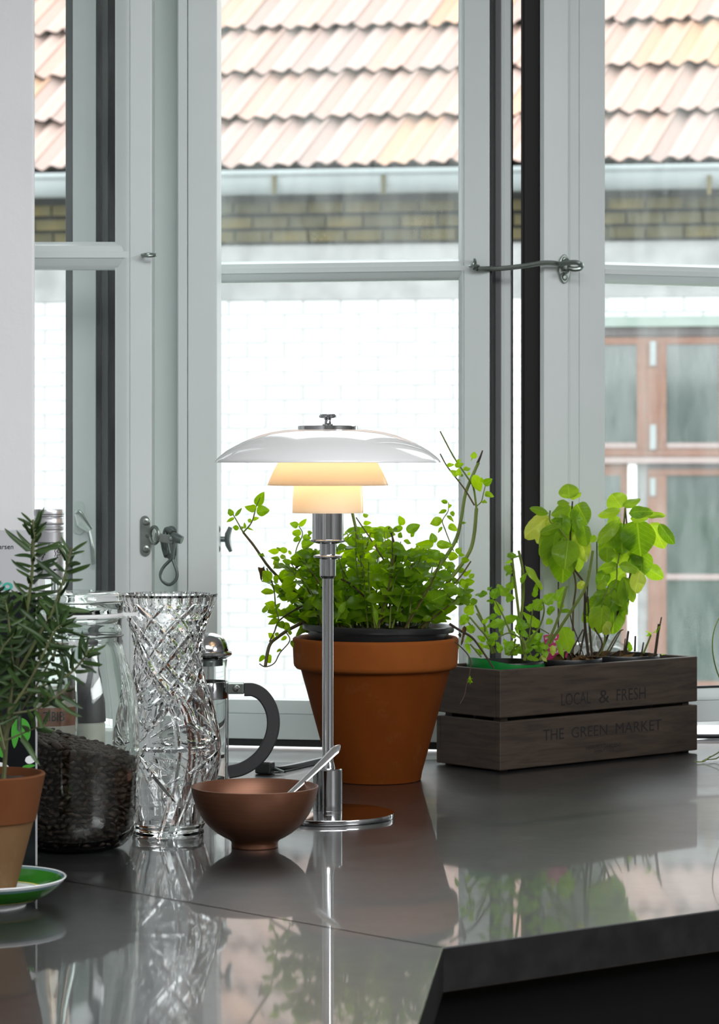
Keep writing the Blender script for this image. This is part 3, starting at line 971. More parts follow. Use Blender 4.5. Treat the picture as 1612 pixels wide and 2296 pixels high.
# bricks
bl, bh, pit, row = 0.352, 0.124, 0.366, 0.138
bmesh_ = []
for k in range(3):
    r_ = random.Random(k)
    vs = []
    j = lambda s_: r_.uniform(-s_, s_)
    b2 = MB()
    for zi in (-1, 1):
        for yi in (-1, 1):
            for xi in (-1, 1):
                ins = 0.006 if yi < 0 else 0
                vs.append((xi * (bl / 2 - ins) + j(.004), yi * 0.014 + (j(.003) if yi < 0 else 0), zi * (bh / 2 - ins) + j(.003)))
    me = bpy.data.meshes.new('brick')
    me.from_pydata(vs, [], [(0, 2, 3, 1), (4, 5, 7, 6), (0, 1, 5, 4), (2, 6, 7, 3), (0, 4, 6, 2), (1, 3, 7, 5)])
    me.materials.append(M['brick_white'])
    bmesh_.append(me)
rz = HA
near, rest = [], MB()
u_door = W(1352, 900)[0]
z_door = W(1500, 707)[1]
r_ = random.Random(3)
for i in range(46):
    z = ZC - row * (i + 0.5)
    if z < -2.6: break
    for j_ in range(-22, 23):
        u = (j_ + (0.5 if i % 2 else 0)) * pit
        if abs(u) > 6.5: continue
        if u + bl / 2 > u_door and z + bh / 2 < z_door + 0.02: continue
        c = HO + HU * u - HN * 0.012 + Z_ * z
        px = CX + c.x / c.y * FPX; py = HORY + (EYE - c.z) / c.y * FPX
        if (475 < px < 1040 or 60 < px < 160) and py < 1600:
            near.append((c, r_.choice(bmesh_), px))
        else:
            rest.box(c, (bl / 2, 0.014, bh / 2), HAX)
near.sort(key=lambda q: 0 if q[2] > 400 else 1)
for q, (c, me, px) in enumerate(near):
    if q < 300:
        o = bpy.data.objects.new('brick', me)
        o.location = c - woff(hwall)
        o.rotation_euler = (0, 0, -HA)
        o.parent = hwall
        COL.objects.link(o)
    else:
        rest.box(c, (bl / 2, 0.014, bh / 2), HAX)
tag(rest.build('brickwork', M['brick_white'], hwall, smooth=False), kind='stuff')

# corbelled cornice of mossy bricks under the gutter
corn = MB().box2((-9, -0.03, W(806, 548)[1]), (9, 0, ZG - 0.02), HAX, HO).build('cornice', M['recess'], house, smooth=False)
cme = []
for k in range(2):
    b2 = MB().box2((-0.17, -0.03, -0.05), (0.17, 0.03, 0.05))
    me = bpy.data.meshes.new('cornice_brick')
    me.from_pydata(b2.v, [], b2.f)
    me.materials.append(M['brick_moss'])
    cme.append(me)
for ri, (py, outp) in enumerate(((528, 0.05), (497, 0.09), (464, 0.13))):
    z = W(806, py, outp)[1]
    for j_ in range(-13, 14):
        u = (j_ + 0.5 * (ri % 2)) * 0.36 + 0.05
        if abs(u) > 4.3: continue
        o = bpy.data.objects.new('cornice_brick', cme[0])
        o.location = HO + HU * u - HN * outp + Z_ * z - woff(corn)
        o.rotation_euler = (0, 0, -HA)
        o.parent = corn
        COL.objects.link(o)
# zinc gutter with brackets
g_out = 0.34
gz1 = W(806, 383, g_out + .12)[1]
gz0 = W(806, 432, g_out + .12)[1]
gr = (gz1 - gz0) / 2
prof = []
for i in range(13):
    t = PI + PI * i / 12
    prof.append((math.cos(t) * gr * 1.1, gz1 - 0.03 + math.sin(t) * (gz1 - gz0 - 0.03)))
inner = [(p[0] * 0.94, p[1] + 0.008) for p in reversed(prof)]
poly = [(-g_out + gr * 1.1 - .14 + p[0], p[1]) for p in prof + inner]
gut = MB().prism(poly, -9, 9, (HN, Z_, HU), HO).build('gutter', M['zinc'], house, angle=40)
lip_c = HO - HN * (g_out + .14) + Z_ * (gz1 - 0.012)
MB().tube([lip_c - HU * 9, lip_c + HU * 9], 0.032, 10).build('gutter_bead', M['zinc'], gut)
for px in (160, 375, 615, 860, 1100, 1340, 1590):
    u, z = W(px, 405, g_out + .15)
    p0 = HO + HU * u - HN * (g_out + .155)
    MB().box2((-0.02, -0.012, -0.16), (0.02, 0.012, 0.02), HAX, p0 + Z_ * (z + 0.03)).build('gutter_bracket', M['brick_moss'], gut, smooth=False)
# tiled roof
pitch = math.radians(50)
rup = HN * math.cos(pitch) + Z_ * math.sin(pitch)
rnor = -HN * math.sin(pitch) + Z_ * math.cos(pitch)
ro = HO - HN * 0.22 + Z_ * (W(806, 380, .3)[1])
roof = MB().box2((-9, 0.0, -0.16), (9, 6.0, -0.07), (HU, rup, rnor), ro).build('roof', M['recess'], house, smooth=False)
tw, tl, shear = 0.372, 0.67, 0.36
tmes = []
for k in range(3):
    r_ = random.Random(20 + k)
    vs, fs, mi = [], [], []
    nx = 16
    for lay in (0, 1):
        for yi, y in enumerate((0.0, tl * 1.13)):
            for i in range(nx + 1):
                x = tw * 1.03 * (i / nx - 0.5)
                w_ = 0.027 * math.cos(2 * PI * 2 * i / nx) + 0.008 * math.cos(2 * PI * i / nx + k)
                zt = 0.085 * (1 - yi) + w_ - (0.032 if lay else 0) + (0.034 * (i / nx))
                vs.append((x + y * shear, y + (r_.uniform(-.006, .006) if yi == 0 else 0), zt))
    n1 = nx + 1
    for i in range(nx):
        fs.append((i, i + 1, n1 + i + 1, n1 + i)); mi.append(0)
        fs.append((2 * n1 + i + 1, 2 * n1 + i, 3 * n1 + i, 3 * n1 + i + 1)); mi.append(1)
        fs.append((2 * n1 + i, 2 * n1 + i + 1, i + 1, i)); mi.append(1)
    fs.append((0, n1, 3 * n1, 2 * n1)); mi.append(0)
    fs.append((nx, 2 * n1 + nx, 3 * n1 + nx, n1 + nx)); mi.append(0)
    me = bpy.data.meshes.new('roof_tile')
    me.from_pydata(vs, [], fs)
    me.materials.append(M['tile']); me.materials.append(M['tile_edge'])
    me.polygons.foreach_set('material_index', mi)
    me.shade_smooth(); me.set_sharp_from_angle(angle=math.radians(40))
    tmes.append(me)
rot = Matrix((HU, rup, rnor)).transposed().to_4x4()
r_ = random.Random(5)
cnt = 0
for ri in range(9):
    for j_ in range(-18, 19):
        u = (j_ + 0.23 * (ri % 3)) * tw + ri * tl * shear * 0.0
        if not -5.6 < u < 5.8 or cnt >= 298: continue
        o = bpy.data.objects.new('roof_tile', r_.choice(tmes))
        o.matrix_local = Matrix.Translation(ro + HU * u + rup * (ri * tl) + rnor * r_.uniform(-.006, .006) - woff(roof)) @ rot
        o.parent = roof
        COL.objects.link(o)
        cnt += 1
# red-brown joinery at the right
def hp(name, x0, x1, y0, y1, out, dep, mat, parent=house):
    a = W(x0, y1, out); b = W(x1, y0, out)
    return MB().box2((a[0], -out, a[1]), (b[0], -out + dep, b[1]), HAX, HO).build(name, M[mat], parent, bevel=0.004)


hp('flashing', 1340, 1760, 707, 733, 0.14, 0.14, 'lead')
hp('lintel', 1340, 1760, 733, 754, 0.08, 0.08, 'lintel')
win = hp('window', 1340, 1760, 754, 1024, 0.03, 0.03, 'lintel')
hp('head_rail', 1340, 1760, 754, 773, 0.07, 0.05, 'teak', win)
hp('mullion', 1428, 1494, 770, 1008, 0.075, 0.06, 'teak', win)
hp('mullion_rib', 1450, 1475, 770, 1008, 0.085, 0.02, 'teak', win)
hp('bottom_rail', 1340, 1760, 1004, 1024, 0.07, 0.05, 'teak', win)
hp('stile', 1612, 1680, 770, 1008, 0.075, 0.06, 'teak', win)
hp('pane', 1340, 1430, 770, 1000, 0.04, 0.008, 'door_glass', win)
hp('pane', 1492, 1614, 770, 1000, 0.04, 0.008, 'door_glass', win)
hp('glazing_strip', 1340, 1427, 993, 1005, 0.085, 0.03, 'sill_pale', win)
hp('glazing_strip', 1495, 1614, 993, 1005, 0.085, 0.03, 'sill_pale', win)
for y0, y1 in ((765, 820), (952, 1008)):
    hp('hinge', 1457, 1471, y0, y1, 0.11, 0.03, 'zinc', win)
hp('transom', 1340, 1760, 1025, 1039, 0.13, 0.13, 'sill_pale')
door = hp('door', 1340, 1760, 1040, 1800, 0.0, 0.02, 'lintel')
hp('side_frame', 1340, 1409, 1040, 1800, 0.05, 0.05, 'teak', door)
hp('side_pane', 1340, 1391, 1066, 1480, 0.06, 0.008, 'door_glass', door)
hp('downpipe', 1408, 1427, 1040, 1800, 0.10, 0.06, 'white', door)
hp('head', 1452, 1760, 1040, 1052, 0.06, 0.05, 'lintel', door)
hp('top_rail', 1452, 1760, 1052, 1066, 0.06, 0.05, 'teak', door)
hp('stile', 1452, 1494, 1066, 1560, 0.065, 0.05, 'teak', door)
hp('stile', 1650, 1700, 1066, 1560, 0.065, 0.05, 'teak', door)
hp('pane', 1492, 1652, 1064, 1532, 0.03, 0.008, 'door_glass', door)
hp('glazing_bar', 1488, 1655, 1288, 1300, 0.06, 0.03, 'sill_pale', door)
hp('bottom_rail', 1452, 1760, 1530, 1600, 0.065, 0.05, 'teak', door)
hp('hinge', 1457, 1470, 1072, 1112, 0.09, 0.03, 'zinc', door)
# hedge standing in the courtyard; seen mirrored in the door glass
mb = MB()
r_ = random.Random(11)
for k in range(9000):
    cx = r_.uniform(-1.4, 2.8); cy = r_.uniform(5.7, 7.4)
    ztop = 0.48 + 0.3 * noise.noise((cx * 0.9, cy, 3))
    z = r_.uniform(-2.9, ztop)
    c = Vector((cx, cy, z))
    a = Vector((r_.uniform(-1, 1), r_.uniform(-1, 1), r_.uniform(-1, 1))).normalized()
    b = a.orthogonal().normalized()
    s_ = r_.uniform(0.05, 0.10)
    mb.add([c - a * s_, c + b * s_ * .6, c + a * s_, c - b * s_ * .6], [(0, 1, 2, 3)])
tag(mb.build('hedge', M['hedge'], None, smooth=False, recalc=False), 'green hedge foliage mirrored in the glass of the brown door', 'hedge', kind='stuff')

# ------------------------------------------------------------------ table lamp
LD = cdep(1832)
LS = LD / FPX
LB = C(735, 1832)
lamp = thing('table_lamp', LB, 'chrome table lamp with three stacked white glass shades, glowing warmly', 'lamp')


def lz(py):            # photo row -> height above the worktop on the lamp axis
    return (1832 - py) * LS


def lprof(pairs):      # (radius px, row) -> metres
    return [(r * LS, lz(y)) for r, y in pairs]


M['opal_top'] = opal_mat('opal_glass_upper', (0.96, 0.96, 0.965), 0.22, 0.04)
M['opal_low'] = opal_mat('opal_glass_lower', (0.88, 0.83, 0.74), 0.5, 0.12)
M['opal_mid'] = opal_mat('opal_glass_middle', (0.9, 0.85, 0.77), 0.72, 0.12)
MB().lathe(lprof([(0, 1832), (147, 1832), (149, 1831), (149.5, 1829), (149.5, 1823), (148.5, 1820.5), (146, 1820), (0, 1820)]), LB, 96).build('base_disc', M['chrome'], lamp, angle=25)
MB().lathe(lprof([(0, 1820), (33, 1820), (33, 1815.5), (32.2, 1815), (33, 1814.5), (33, 1725), (31, 1722.5), (17, 1722), (0, 1722)]), LB, 64).build('base_cylinder', M['chrome'], lamp, angle=25)
MB().lathe(lprof([(0, 1722), (17, 1722), (16, 1718), (15, 1712), (12.8, 1706), (12.6, 1296), (0, 1296)]), LB, 48).build('stem', M['chrome'], lamp, angle=25)
MB().lathe(lprof([(0, 1297), (14.5, 1297), (18.3, 1291), (18.4, 1253), (18.4, 1218), (0, 1218)]), LB, 48).build('stem_sleeve', M['chrome'], lamp, angle=25)


def knurl(name, r, y0, y1, parent, n=90):
    ym = (y0 + y1) / 2
    mb = MB().lathe(lprof([(r * .55, y1 + 1), (r * .8, y1 - 1.5), (r * .96, ym + 2.6), (r, ym + 1.5), (r, ym - 1.5), (r * .96, ym - 2.8), (r * .8, y0 + 1), (r * .55, y0)]), LB, n * 2)
    rr = r * LS
    for i, v in enumerate(mb.v):
        d_ = Vector((v[0] - LB.x, v[1] - LB.y, 0))
        if d_.length > rr * 0.99:
            a = round((math.atan2(d_.y, d_.x) % (2 * PI)) / (2 * PI) * n * 2)
            if a % 2:
                d_ *= 0.982
                mb.v[i] = (LB.x + d_.x, LB.y + d_.y, v[2])
    return mb.build(name, M['chrome'], parent, angle=30)


knurl('knurled_ring', 38.5, 1207, 1218, lamp)
knurl('knurled_ring', 32, 1242.5, 1253, lamp, 76)
MB().lathe(lprof([(0, 1209), (35, 1209), (35, 1130), (33, 1126), (0, 1126)]), LB, 64).build('socket_sleeve', M['chrome'], lamp, angle=25)


def shell(outer, th):
    """thin closed shell below/inside an outer profile listed from the rim upwards"""
    inner = [(max(r - th * 0.9, 0.5), y + th * 0.75) for r, y in outer]
    inner[0] = (outer[0][0] - th, outer[0][1])
    return outer + list(reversed(inner))


low = [(79.5, 1150), (79.6, 1146), (79, 1125), (78, 1105), (76.5, 1090), (75, 1080)]
mid = [(135, 1088), (134.6, 1085.5), (131, 1076), (123, 1058), (113, 1040), (101, 1022), (90, 1010), (80, 1003)]
top = [(252.5, 1037), (252.6, 1034), (248, 1028.5), (240, 1021), (229, 1012), (214, 1003), (196, 993.5), (174, 984), (150, 975), (126, 969), (100, 965), (72, 963.2), (30, 962.8)]
MB().lathe(lprof(shell(low, 4)), LB, 96, close=True).build('lower_shade', M['opal_low'], lamp, angle=60, label='small warm glowing lower glass shade')
MB().lathe(lprof(shell(mid, 4)), LB, 96, close=True).build('middle_shade', M['opal_mid'], lamp, angle=60, label='warm glowing middle glass shade')
MB().lathe(lprof(shell(top, 4.5)), LB, 128, close=True).build('upper_shade', M['opal_top'], lamp, angle=60, label='wide glossy white upper glass shade')
cap = MB().lathe(lprof([(0, 963.5), (67, 963.5), (67, 956), (66, 955), (0, 955)]), LB, 72).build('shade_cap', M['chrome'], lamp, angle=25)
MB().lathe(lprof([(0, 955), (12, 955), (12, 951), (8.5, 950), (7, 946), (6.6, 942), (9, 938.5), (18, 937), (20, 935), (20, 932), (18, 930.5), (17.5, 929), (0, 929)]), LB, 48).build('finial_knob', M['chrome'], cap, angle=30)
MB().lathe(lprof([(3, 1126), (3, 963)]), LB, 12).build('inner_rod', M['chrome'], lamp)
mt, nt_, b_, out_ = new_mat('lamp_bulb_glow')
b_.inputs['Base Color'].default_value = (1, 0.9, 0.75, 1)
b_.inputs['Emission Color'].default_value = (1, 0.70, 0.42, 1)
b_.inputs['Emission Strength'].default_value = 25.0
MB().lathe(lprof([(0, 1126), (11, 1125), (13, 1105), (20, 1085), (25, 1066), (25, 1046), (17, 1030), (0, 1026)]), LB, 24).build('bulb', mt, lamp)

# power cord with inline switch lying behind the objects
cord_px = [(601, 1731), (626, 1730), (660, 1724), (712, 1712), (760, 1700), (840, 1685), (960, 1668), (1080, 1661), (1250, 1657), (1400, 1656), (1570, 1657), (1640, 1656), (1760, 1652)]
pc = [C(x, y) + Z_ * 0.0045 for x, y in cord_px]
cord = thing('power_cord', C(600, 1731), 'black power cord with inline switch lying along the back of the worktop', 'cord')
MB().tube(crv(pc, 8), 0.0042, 8).build('cable', M['black'], cord)
sw = C(594, 1735)
MB().box(sw + Z_ * 0.0095, (0.013, 0.009, 0.0092), ((X_ * .9 - Y_ * .43).normalized(), (X_ * .43 + Y_ * .9).normalized(), Z_)).build('switch_body', M['black'], cord, bevel=0.003, bsegs=3)
MB().tube([sw + Z_ * 0.008 + X_ * 0.012, sw + Z_ * 0.005 + X_ * 0.03 - Y_ * .02], [0.003, 0.0018], 8).build('switch_pin', M['steel'], cord)

# ------------------------------------------------------------------ terracotta planter with mint
PD = cdep(1748)
PS = PD / FPX
PB = C(842, 1748)
pz = lambda y: (1748 - y) * PS
pp = lambda prs: [(r * PS, pz(y)) for r, y in prs]
pot = thing('terracotta_pot', PB, 'large orange terracotta pot standing behind the lamp', 'pot')
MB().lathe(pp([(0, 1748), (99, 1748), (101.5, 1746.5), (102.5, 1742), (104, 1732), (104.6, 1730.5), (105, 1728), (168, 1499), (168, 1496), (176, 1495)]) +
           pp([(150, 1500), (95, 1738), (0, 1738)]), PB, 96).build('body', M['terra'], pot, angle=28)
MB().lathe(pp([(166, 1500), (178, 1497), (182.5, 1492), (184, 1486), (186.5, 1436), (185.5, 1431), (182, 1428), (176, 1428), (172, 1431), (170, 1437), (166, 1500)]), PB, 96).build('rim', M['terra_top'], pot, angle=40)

mint = thing('potted_mint', PB + Z_ * pz(1520), 'bushy green mint plant in a black plastic nursery pot, set in the terracotta pot', 'plant')
tilt = Matrix.Rotation(math.radians(1.2), 3, 'Y')
NB = PB + X_ * 6 * PS
mb = MB().lathe(pp([(0, 1520), (130, 1520), (158, 1420), (158, 1414), (169, 1413), (170, 1411), (170, 1401), (168.5, 1399.5), (166, 1399.5), (163, 1402), (150, 1430), (0, 1430)]), NB, 96)
piv = NB + Z_ * pz(1405)
mb.v = [tuple(piv + tilt @ (Vector(v) - piv)) for v in mb.v]
mb.build('nursery_pot', M['black'], mint, angle=40)


def soil_disc(name, c, r, parent, amp=0.006, seed=0, mat=None):
    mb = MB()
    n, k = 40, 9
    vs = [Vector(c) + Z_ * amp]
    fs = []
    for i in range(1, k + 1):
        for j in range(n):
            t = 2 * PI * j / n
            rr = r * i / k
            p = Vector(c) + Vector((rr * math.cos(t), rr * math.sin(t), 0))
            p.z += amp * noise.noise((p.x * 60 + seed, p.y * 60, seed)) * (1 if i < k else 0.3) + amp * 0.5 * (1 - i / k)
            vs.append(p)
    for j in range(n): fs.append((0, 1 + j, 1 + (j + 1) % n))
    for i in range(k - 1):
        for j in range(n):
            a = 1 + i * n + j; b = 1 + i * n + (j + 1) % n
            fs.append((a, a + n, b + n, b))
    return mb.add(vs, fs).build(name, mat or M['soil'], parent, angle=80)


soil_disc('soil', NB + Z_ * pz(1411), 163 * PS, mint, 0.009, 2)


# ------------------------------------------------------------------ leaves
def leaf_mesh(name, mat, prof, na=12, nb=4, fold=0.18, droop=0.25, twist=0.0, serr=0.0, teeth=9, wav=0.0, seed=0, lobes=0.0):
    """unit leaf: base at origin, tip at (0,1,0), full width 1 (scaled when placed), normal +z"""
    r_ = random.Random(seed)
    vs, fs = [], []
    for i in range(na + 1):
        t = i / na
        w = prof(t) * 0.5
        if serr: w *= 1 - serr * (1 - ((t * teeth) % 1.0)) * (1 if 0.06 < t < 0.97 else 0)
        if lobes: w *= 1 - lobes * abs(math.sin(t * PI * 3.2 + seed)) * (1 if 0.15 < t < .95 else 0)
        for j in range(-nb, nb + 1):
            s_ = j / nb
            x = w * s_
            z = fold * abs(x) - droop * t * t + wav * math.sin(t * 9 + seed) * s_ * 0.5
            z += wav * 0.4 * noise.noise((x * 4 + seed, t * 4, seed))
            ang = twist * t
            vs.append((x * math.cos(ang) - z * math.sin(ang) * 0, t - 0.12 * droop * t * t, z + x * math.sin(ang)))
    k = 2 * nb + 1
    for i in range(na):
        for j in range(k - 1):
            fs.append((i * k + j, i * k + j + 1, (i + 1) * k + j + 1, (i + 1) * k + j))
    me = bpy.data.meshes.new(name)
    me.from_pydata(vs, [], fs)
    me.materials.append(mat)
    me.shade_smooth()
    return me


ovate = lambda t: max(0.02, (math.sin(PI * min(1, t ** 0.72)) ** 0.75))
broad = lambda t: max(0.02, (math.sin(PI * min(1, t ** 0.8)) ** 0.62))
lance = lambda t: max(0.03, math.sin(PI * min(1, t ** 0.7)) ** 0.9)
needle = lambda t: max(0.05, min(1, t * 8) * (1 - t ** 5) ** 0.8)

R = random.Random(42)
MINT = [leaf_mesh('leaf', M['mint'], ovate, 18, 2, f, d, tw_, 0.16, 9, 0.10, s_) for s_, (f, d, tw_) in enumerate([(.25, .2, .1), (.1, .35, -.2), (.35, .1, .2), (.15, -.1, 0), (.2, .5, .1)])]
HERB = [leaf_mesh('leaf', M['herb'], ovate, 16, 2, f, d, tw_, 0.13, 6, 0.16, s_ + 10, 0.16) for s_, (f, d, tw_) in enumerate([(.25, .2, .1), (.1, .35, -.2), (.3, .1, .3), (.2, .5, .1)])]
BASIL = [leaf_mesh('leaf', M['basil'], broad, 14, 4, f, d, tw_, 0, 0, 0.10, s_ + 20) for s_, (f, d, tw_) in enumerate([(-.25, .35, .1), (-.15, .5, -.15), (.2, .2, .1), (-.35, .25, 0)])]
BASILY = [leaf_mesh('leaf', M['basil_pale'], broad, 14, 4, -.3, .4, .1, 0.05, 5, 0.16, 31)]
ROSE = [leaf_mesh('leaf', M['rosemary'], needle, 8, 1, -.5, d, 0, 0, 0, 0, s_ + 40) for s_, d in enumerate([.15, .35, .55, -.15])]
DEAD = [leaf_mesh('dry_leaf', M['dead'], ovate, 10, 3, .5, .5, .8, .1, 5, 0.5, s_ + 60) for s_ in range(3)]


def put_leaf(me, base, tip, width, parent, nor=None, name=None):
    base, tip = Vector(base), Vector(tip)
    y = tip - base
    L = y.length
    y = y / L
    n = Vector(nor) if nor else Vector((R.uniform(-.6, .6), R.uniform(-1, -.1), R.uniform(0.1, 1)))
    z = n - y * n.dot(y)
    z = z.normalized() if z.length > 1e-4 else y.orthogonal().normalized()
    x = y.cross(z)
    rot_ = Matrix((x, y, z)).transposed().to_4x4()
    o = bpy.data.objects.new(name or me.name.split('.')[0], me)
    o.matrix_local = Matrix.Translation(base - woff(parent)) @ rot_ @ Matrix.Diagonal((width, L, (width + L) / 2, 1))
    o.parent = parent
    COL.objects.link(o)
    return o


def leaf_into(mb, me, base, tip, width):
    base, tip = Vector(base), Vector(tip)
    y = tip - base
    L = y.length
    y = y / L
    n = Vector((R.uniform(-.6, .6), R.uniform(-1, -.1), R.uniform(0.1, 1)))
    z = (n - y * n.dot(y)).normalized()
    x = y.cross(z)
    b0 = [base + x * v.co.x * width + y * v.co.y * L + z * v.co.z * (width + L) / 2 for v in me.vertices]
    mb.add(b0, [tuple(p.vertices) for p in me.polygons])


# ---- mint
z1 = lambda x, y: (480 + x / 4.741, 1080 + y / 4.741)
z2 = lambda x, y: (760 + x / 4.478, 950 + y / 4.478)


def stem(parent, pts, d, r0, r1, mat, f=None, dd=0.0, name='stem'):
    q = [f(*p) if f else p for p in pts]
    n = len(q)
    w3 = [P(p[0], p[1], d + dd * i / max(1, n - 1)) for i, p in enumerate(q)]
    c = crv(w3, 4)
    MB().tube(c, lerp_list(r0, r1, len(c)), 6).build(name, M[mat], parent)
    return c


MD = PD
st = stem
st(mint, [(1080, 1410), (860, 1180), (600, 930), (430, 690), (310, 540)], MD, .0026, .0018, 'stem_brown', z1, -.02)
st(mint, [(310, 540), (255, 440), (200, 345)], MD - .02, .0014, .0009, 'stem', z1)
st(mint, [(310, 540), (400, 430), (450, 260), (490, 170)], MD - .02, .0014, .0008, 'stem', z1)
st(mint, [(560, 920), (605, 1040), (640, 1170), (655, 1330), (690, 1470)], MD - .03, .0012, .0012, 'stem', z1)
st(mint, [(1130, 1420), (960, 1490), (800, 1570), (680, 1650), (600, 1720), (565, 1830), (545, 1960)], MD, .0028, .0024, 'stem_brown', z1, -.03)
st(mint, [(960, 1310), (830, 1380), (690, 1480), (640, 1600), (590, 1700)], MD, .0013, .0011, 'stem_brown', z1, -.03)
st(mint, [(760, 1590), (805, 1690), (700, 1820), (640, 1930), (545, 1968), (480, 1935)], MD - .03, .001, .001, 'stem_brown', z1)
st(mint, [(840, 880), (880, 700), (940, 560), (900, 470)], MD, .0011, .0008, 'stem', z1)
st(mint, [(840, 940), (920, 885), (1010, 890), (1110, 935)], MD - .04, .0017, .0017, 'stem_brown', z1)
st(mint, [(780, 1800), (900, 1600), (1070, 1340), (1180, 1150), (1230, 930), (1270, 700), (1350, 500), (1400, 390)], MD, .003, .0024, 'stem', z2, .03)
st(mint, [(1390, 400), (1420, 330), (1442, 268)], MD + .03, .0024, .001, 'twig', z2)
st(mint, [(1050, 1650), (1280, 1340), (1350, 1150), (1380, 850)], MD, .003, .0028, 'stem', z2, .02)
st(mint, [(1380, 850), (1350, 640), (1290, 540), (1150, 330), (1015, 75)], MD + .02, .0018, .0011, 'stem', z2)
st(mint, [(1360, 820), (1270, 670), (1180, 550), (1080, 420), (1015, 300)], MD + .02, .0014, .001, 'stem_brown', z2)
st(mint, [(1380, 830), (1430, 780), (1450, 700), (1475, 600)], MD + .02, .001, .0008, 'stem', z2)
st(mint, [(1150, 1280), (1060, 1050), (1040, 970), (1095, 880), (1100, 790)], MD, .001, .0007, 'stem', z2)
st(mint, [(250, 1560), (200, 1200), (130, 880)], MD - .03, .0026, .0024, 'stem', z2)
st(mint, [(470, 1400), (300, 1130), (170, 940)], MD - .03, .0014, .001, 'stem_brown', z2)
st(mint, [(420, 2000), (510, 1830), (490, 1700), (540, 1480), (570, 1300), (540, 1150), (500, 1040)], MD - .05, .0018, .0016, 'twig', z2)
st(mint, [(0, 1550), (130, 1620), (300, 1780)], MD - .05, .0016, .0016, 'twig', z2)
st(mint, [(640, 1530), (800, 1350)], MD - .05, .002, .0018, 'stem', z2)
st(mint, [(1060, 1680), (1200, 1560), (1325, 1380)], MD, .0014, .0012, 'stem_brown', z2)
# trailing twigs hanging over the crate corner
z6 = lambda x, y: (1000 + x / 8.06, 1380 + y / 8.06)
st(mint, [(60, 150), (250, 270), (470, 400), (640, 620), (860, 950)], MD - .04, .0021, .0016, 'twig', z6, -.0)
st(mint, [(150, 470), (290, 590), (400, 720), (445, 850), (420, 1080), (370, 1250), (330, 1450), (250, 1600)], MD - .04, .0009, .0008, 'twig', z6, -.05)
for q in ((330, 190, 290, 560, 90), (230, 330, 260, 380, 70)):
    put_leaf(DEAD[0], P(*z6(q[0], q[1]), MD - .04), P(*z6(q[2], q[3]), MD - .045), q[4] / 8.06 * PS, mint)
for q in range(7):
    a = R.uniform(0, 6.28)
    b0 = z6(420 + 15 * math.cos(a), 1170)
    put_leaf(MINT[q % 5], P(*b0, MD - .07), P(b0[0] + 7 * math.cos(a), b0[1] - 8 * math.sin(a), MD - .075), .004, mint)
put_leaf(DEAD[1], P(*z1(530, 900), MD - .02), P(*z1(480, 1030), MD - .03), 60 / 4.741 * PS, mint)

LF1 = [(210, 345, 110, 300, 70), (225, 370, 300, 270, 35), (215, 385, 130, 430, 35), (265, 490, 190, 490, 55), (275, 495, 320, 495, 40), (450, 255, 530, 108, 95), (445, 285, 328, 270, 80),
       (450, 320, 592, 300, 115), (400, 420, 345, 405, 42), (410, 405, 464, 380, 42), (490, 770, 450, 790, 30), (495, 765, 527, 785, 32), (330, 500, 320, 430, 28), (345, 490, 415, 515, 22),
       (610, 1045, 505, 950, 115), (635, 1180, 490, 1165, 65), (650, 1330, 542, 1295, 92), (655, 1345, 700, 1290, 38), (680, 1420, 568, 1437, 42), (690, 1435, 757, 1348, 75),
       (685, 1460, 573, 1525, 62), (690, 1490, 742, 1565, 80), (545, 1850, 622, 1925, 85), (535, 1845, 480, 1910, 48), (640, 1660, 570, 1610, 60), (650, 1640, 690, 1600, 40), (740, 1500, 805, 1590, 75),
       (780, 1600, 842, 1600, 55), (775, 1650, 700, 1680, 45), (820, 1690, 845, 1770, 35), (720, 1790, 668, 1800, 40), (895, 470, 820, 445, 68), (905, 470, 985, 405, 55), (925, 560, 818, 530, 80),
       (920, 600, 812, 622, 62), (690, 740, 570, 740, 60), (700, 740, 670, 700, 35), (780, 740, 690, 715, 60), (790, 760, 830, 740, 50), (690, 840, 615, 860, 80), (700, 830, 620, 800, 45), (700, 800, 800, 800, 55),
       (690, 1040, 900, 960, 150), (720, 1140, 880, 1080, 130), (930, 690, 1060, 640, 110), (1010, 960, 1140, 1060, 150), (900, 860, 1040, 860, 110), (760, 1230, 870, 1190, 90), (860, 1340, 780, 1380, 110),
       (830, 1420, 905, 1400, 55), (640, 1100, 690, 1160, 70), (630, 1010, 690, 1040, 55), (800, 1480, 850, 1480, 35), (1000, 560, 1040, 540, 60), (940, 600, 1040, 590, 75), (880, 800, 960, 760, 60)]
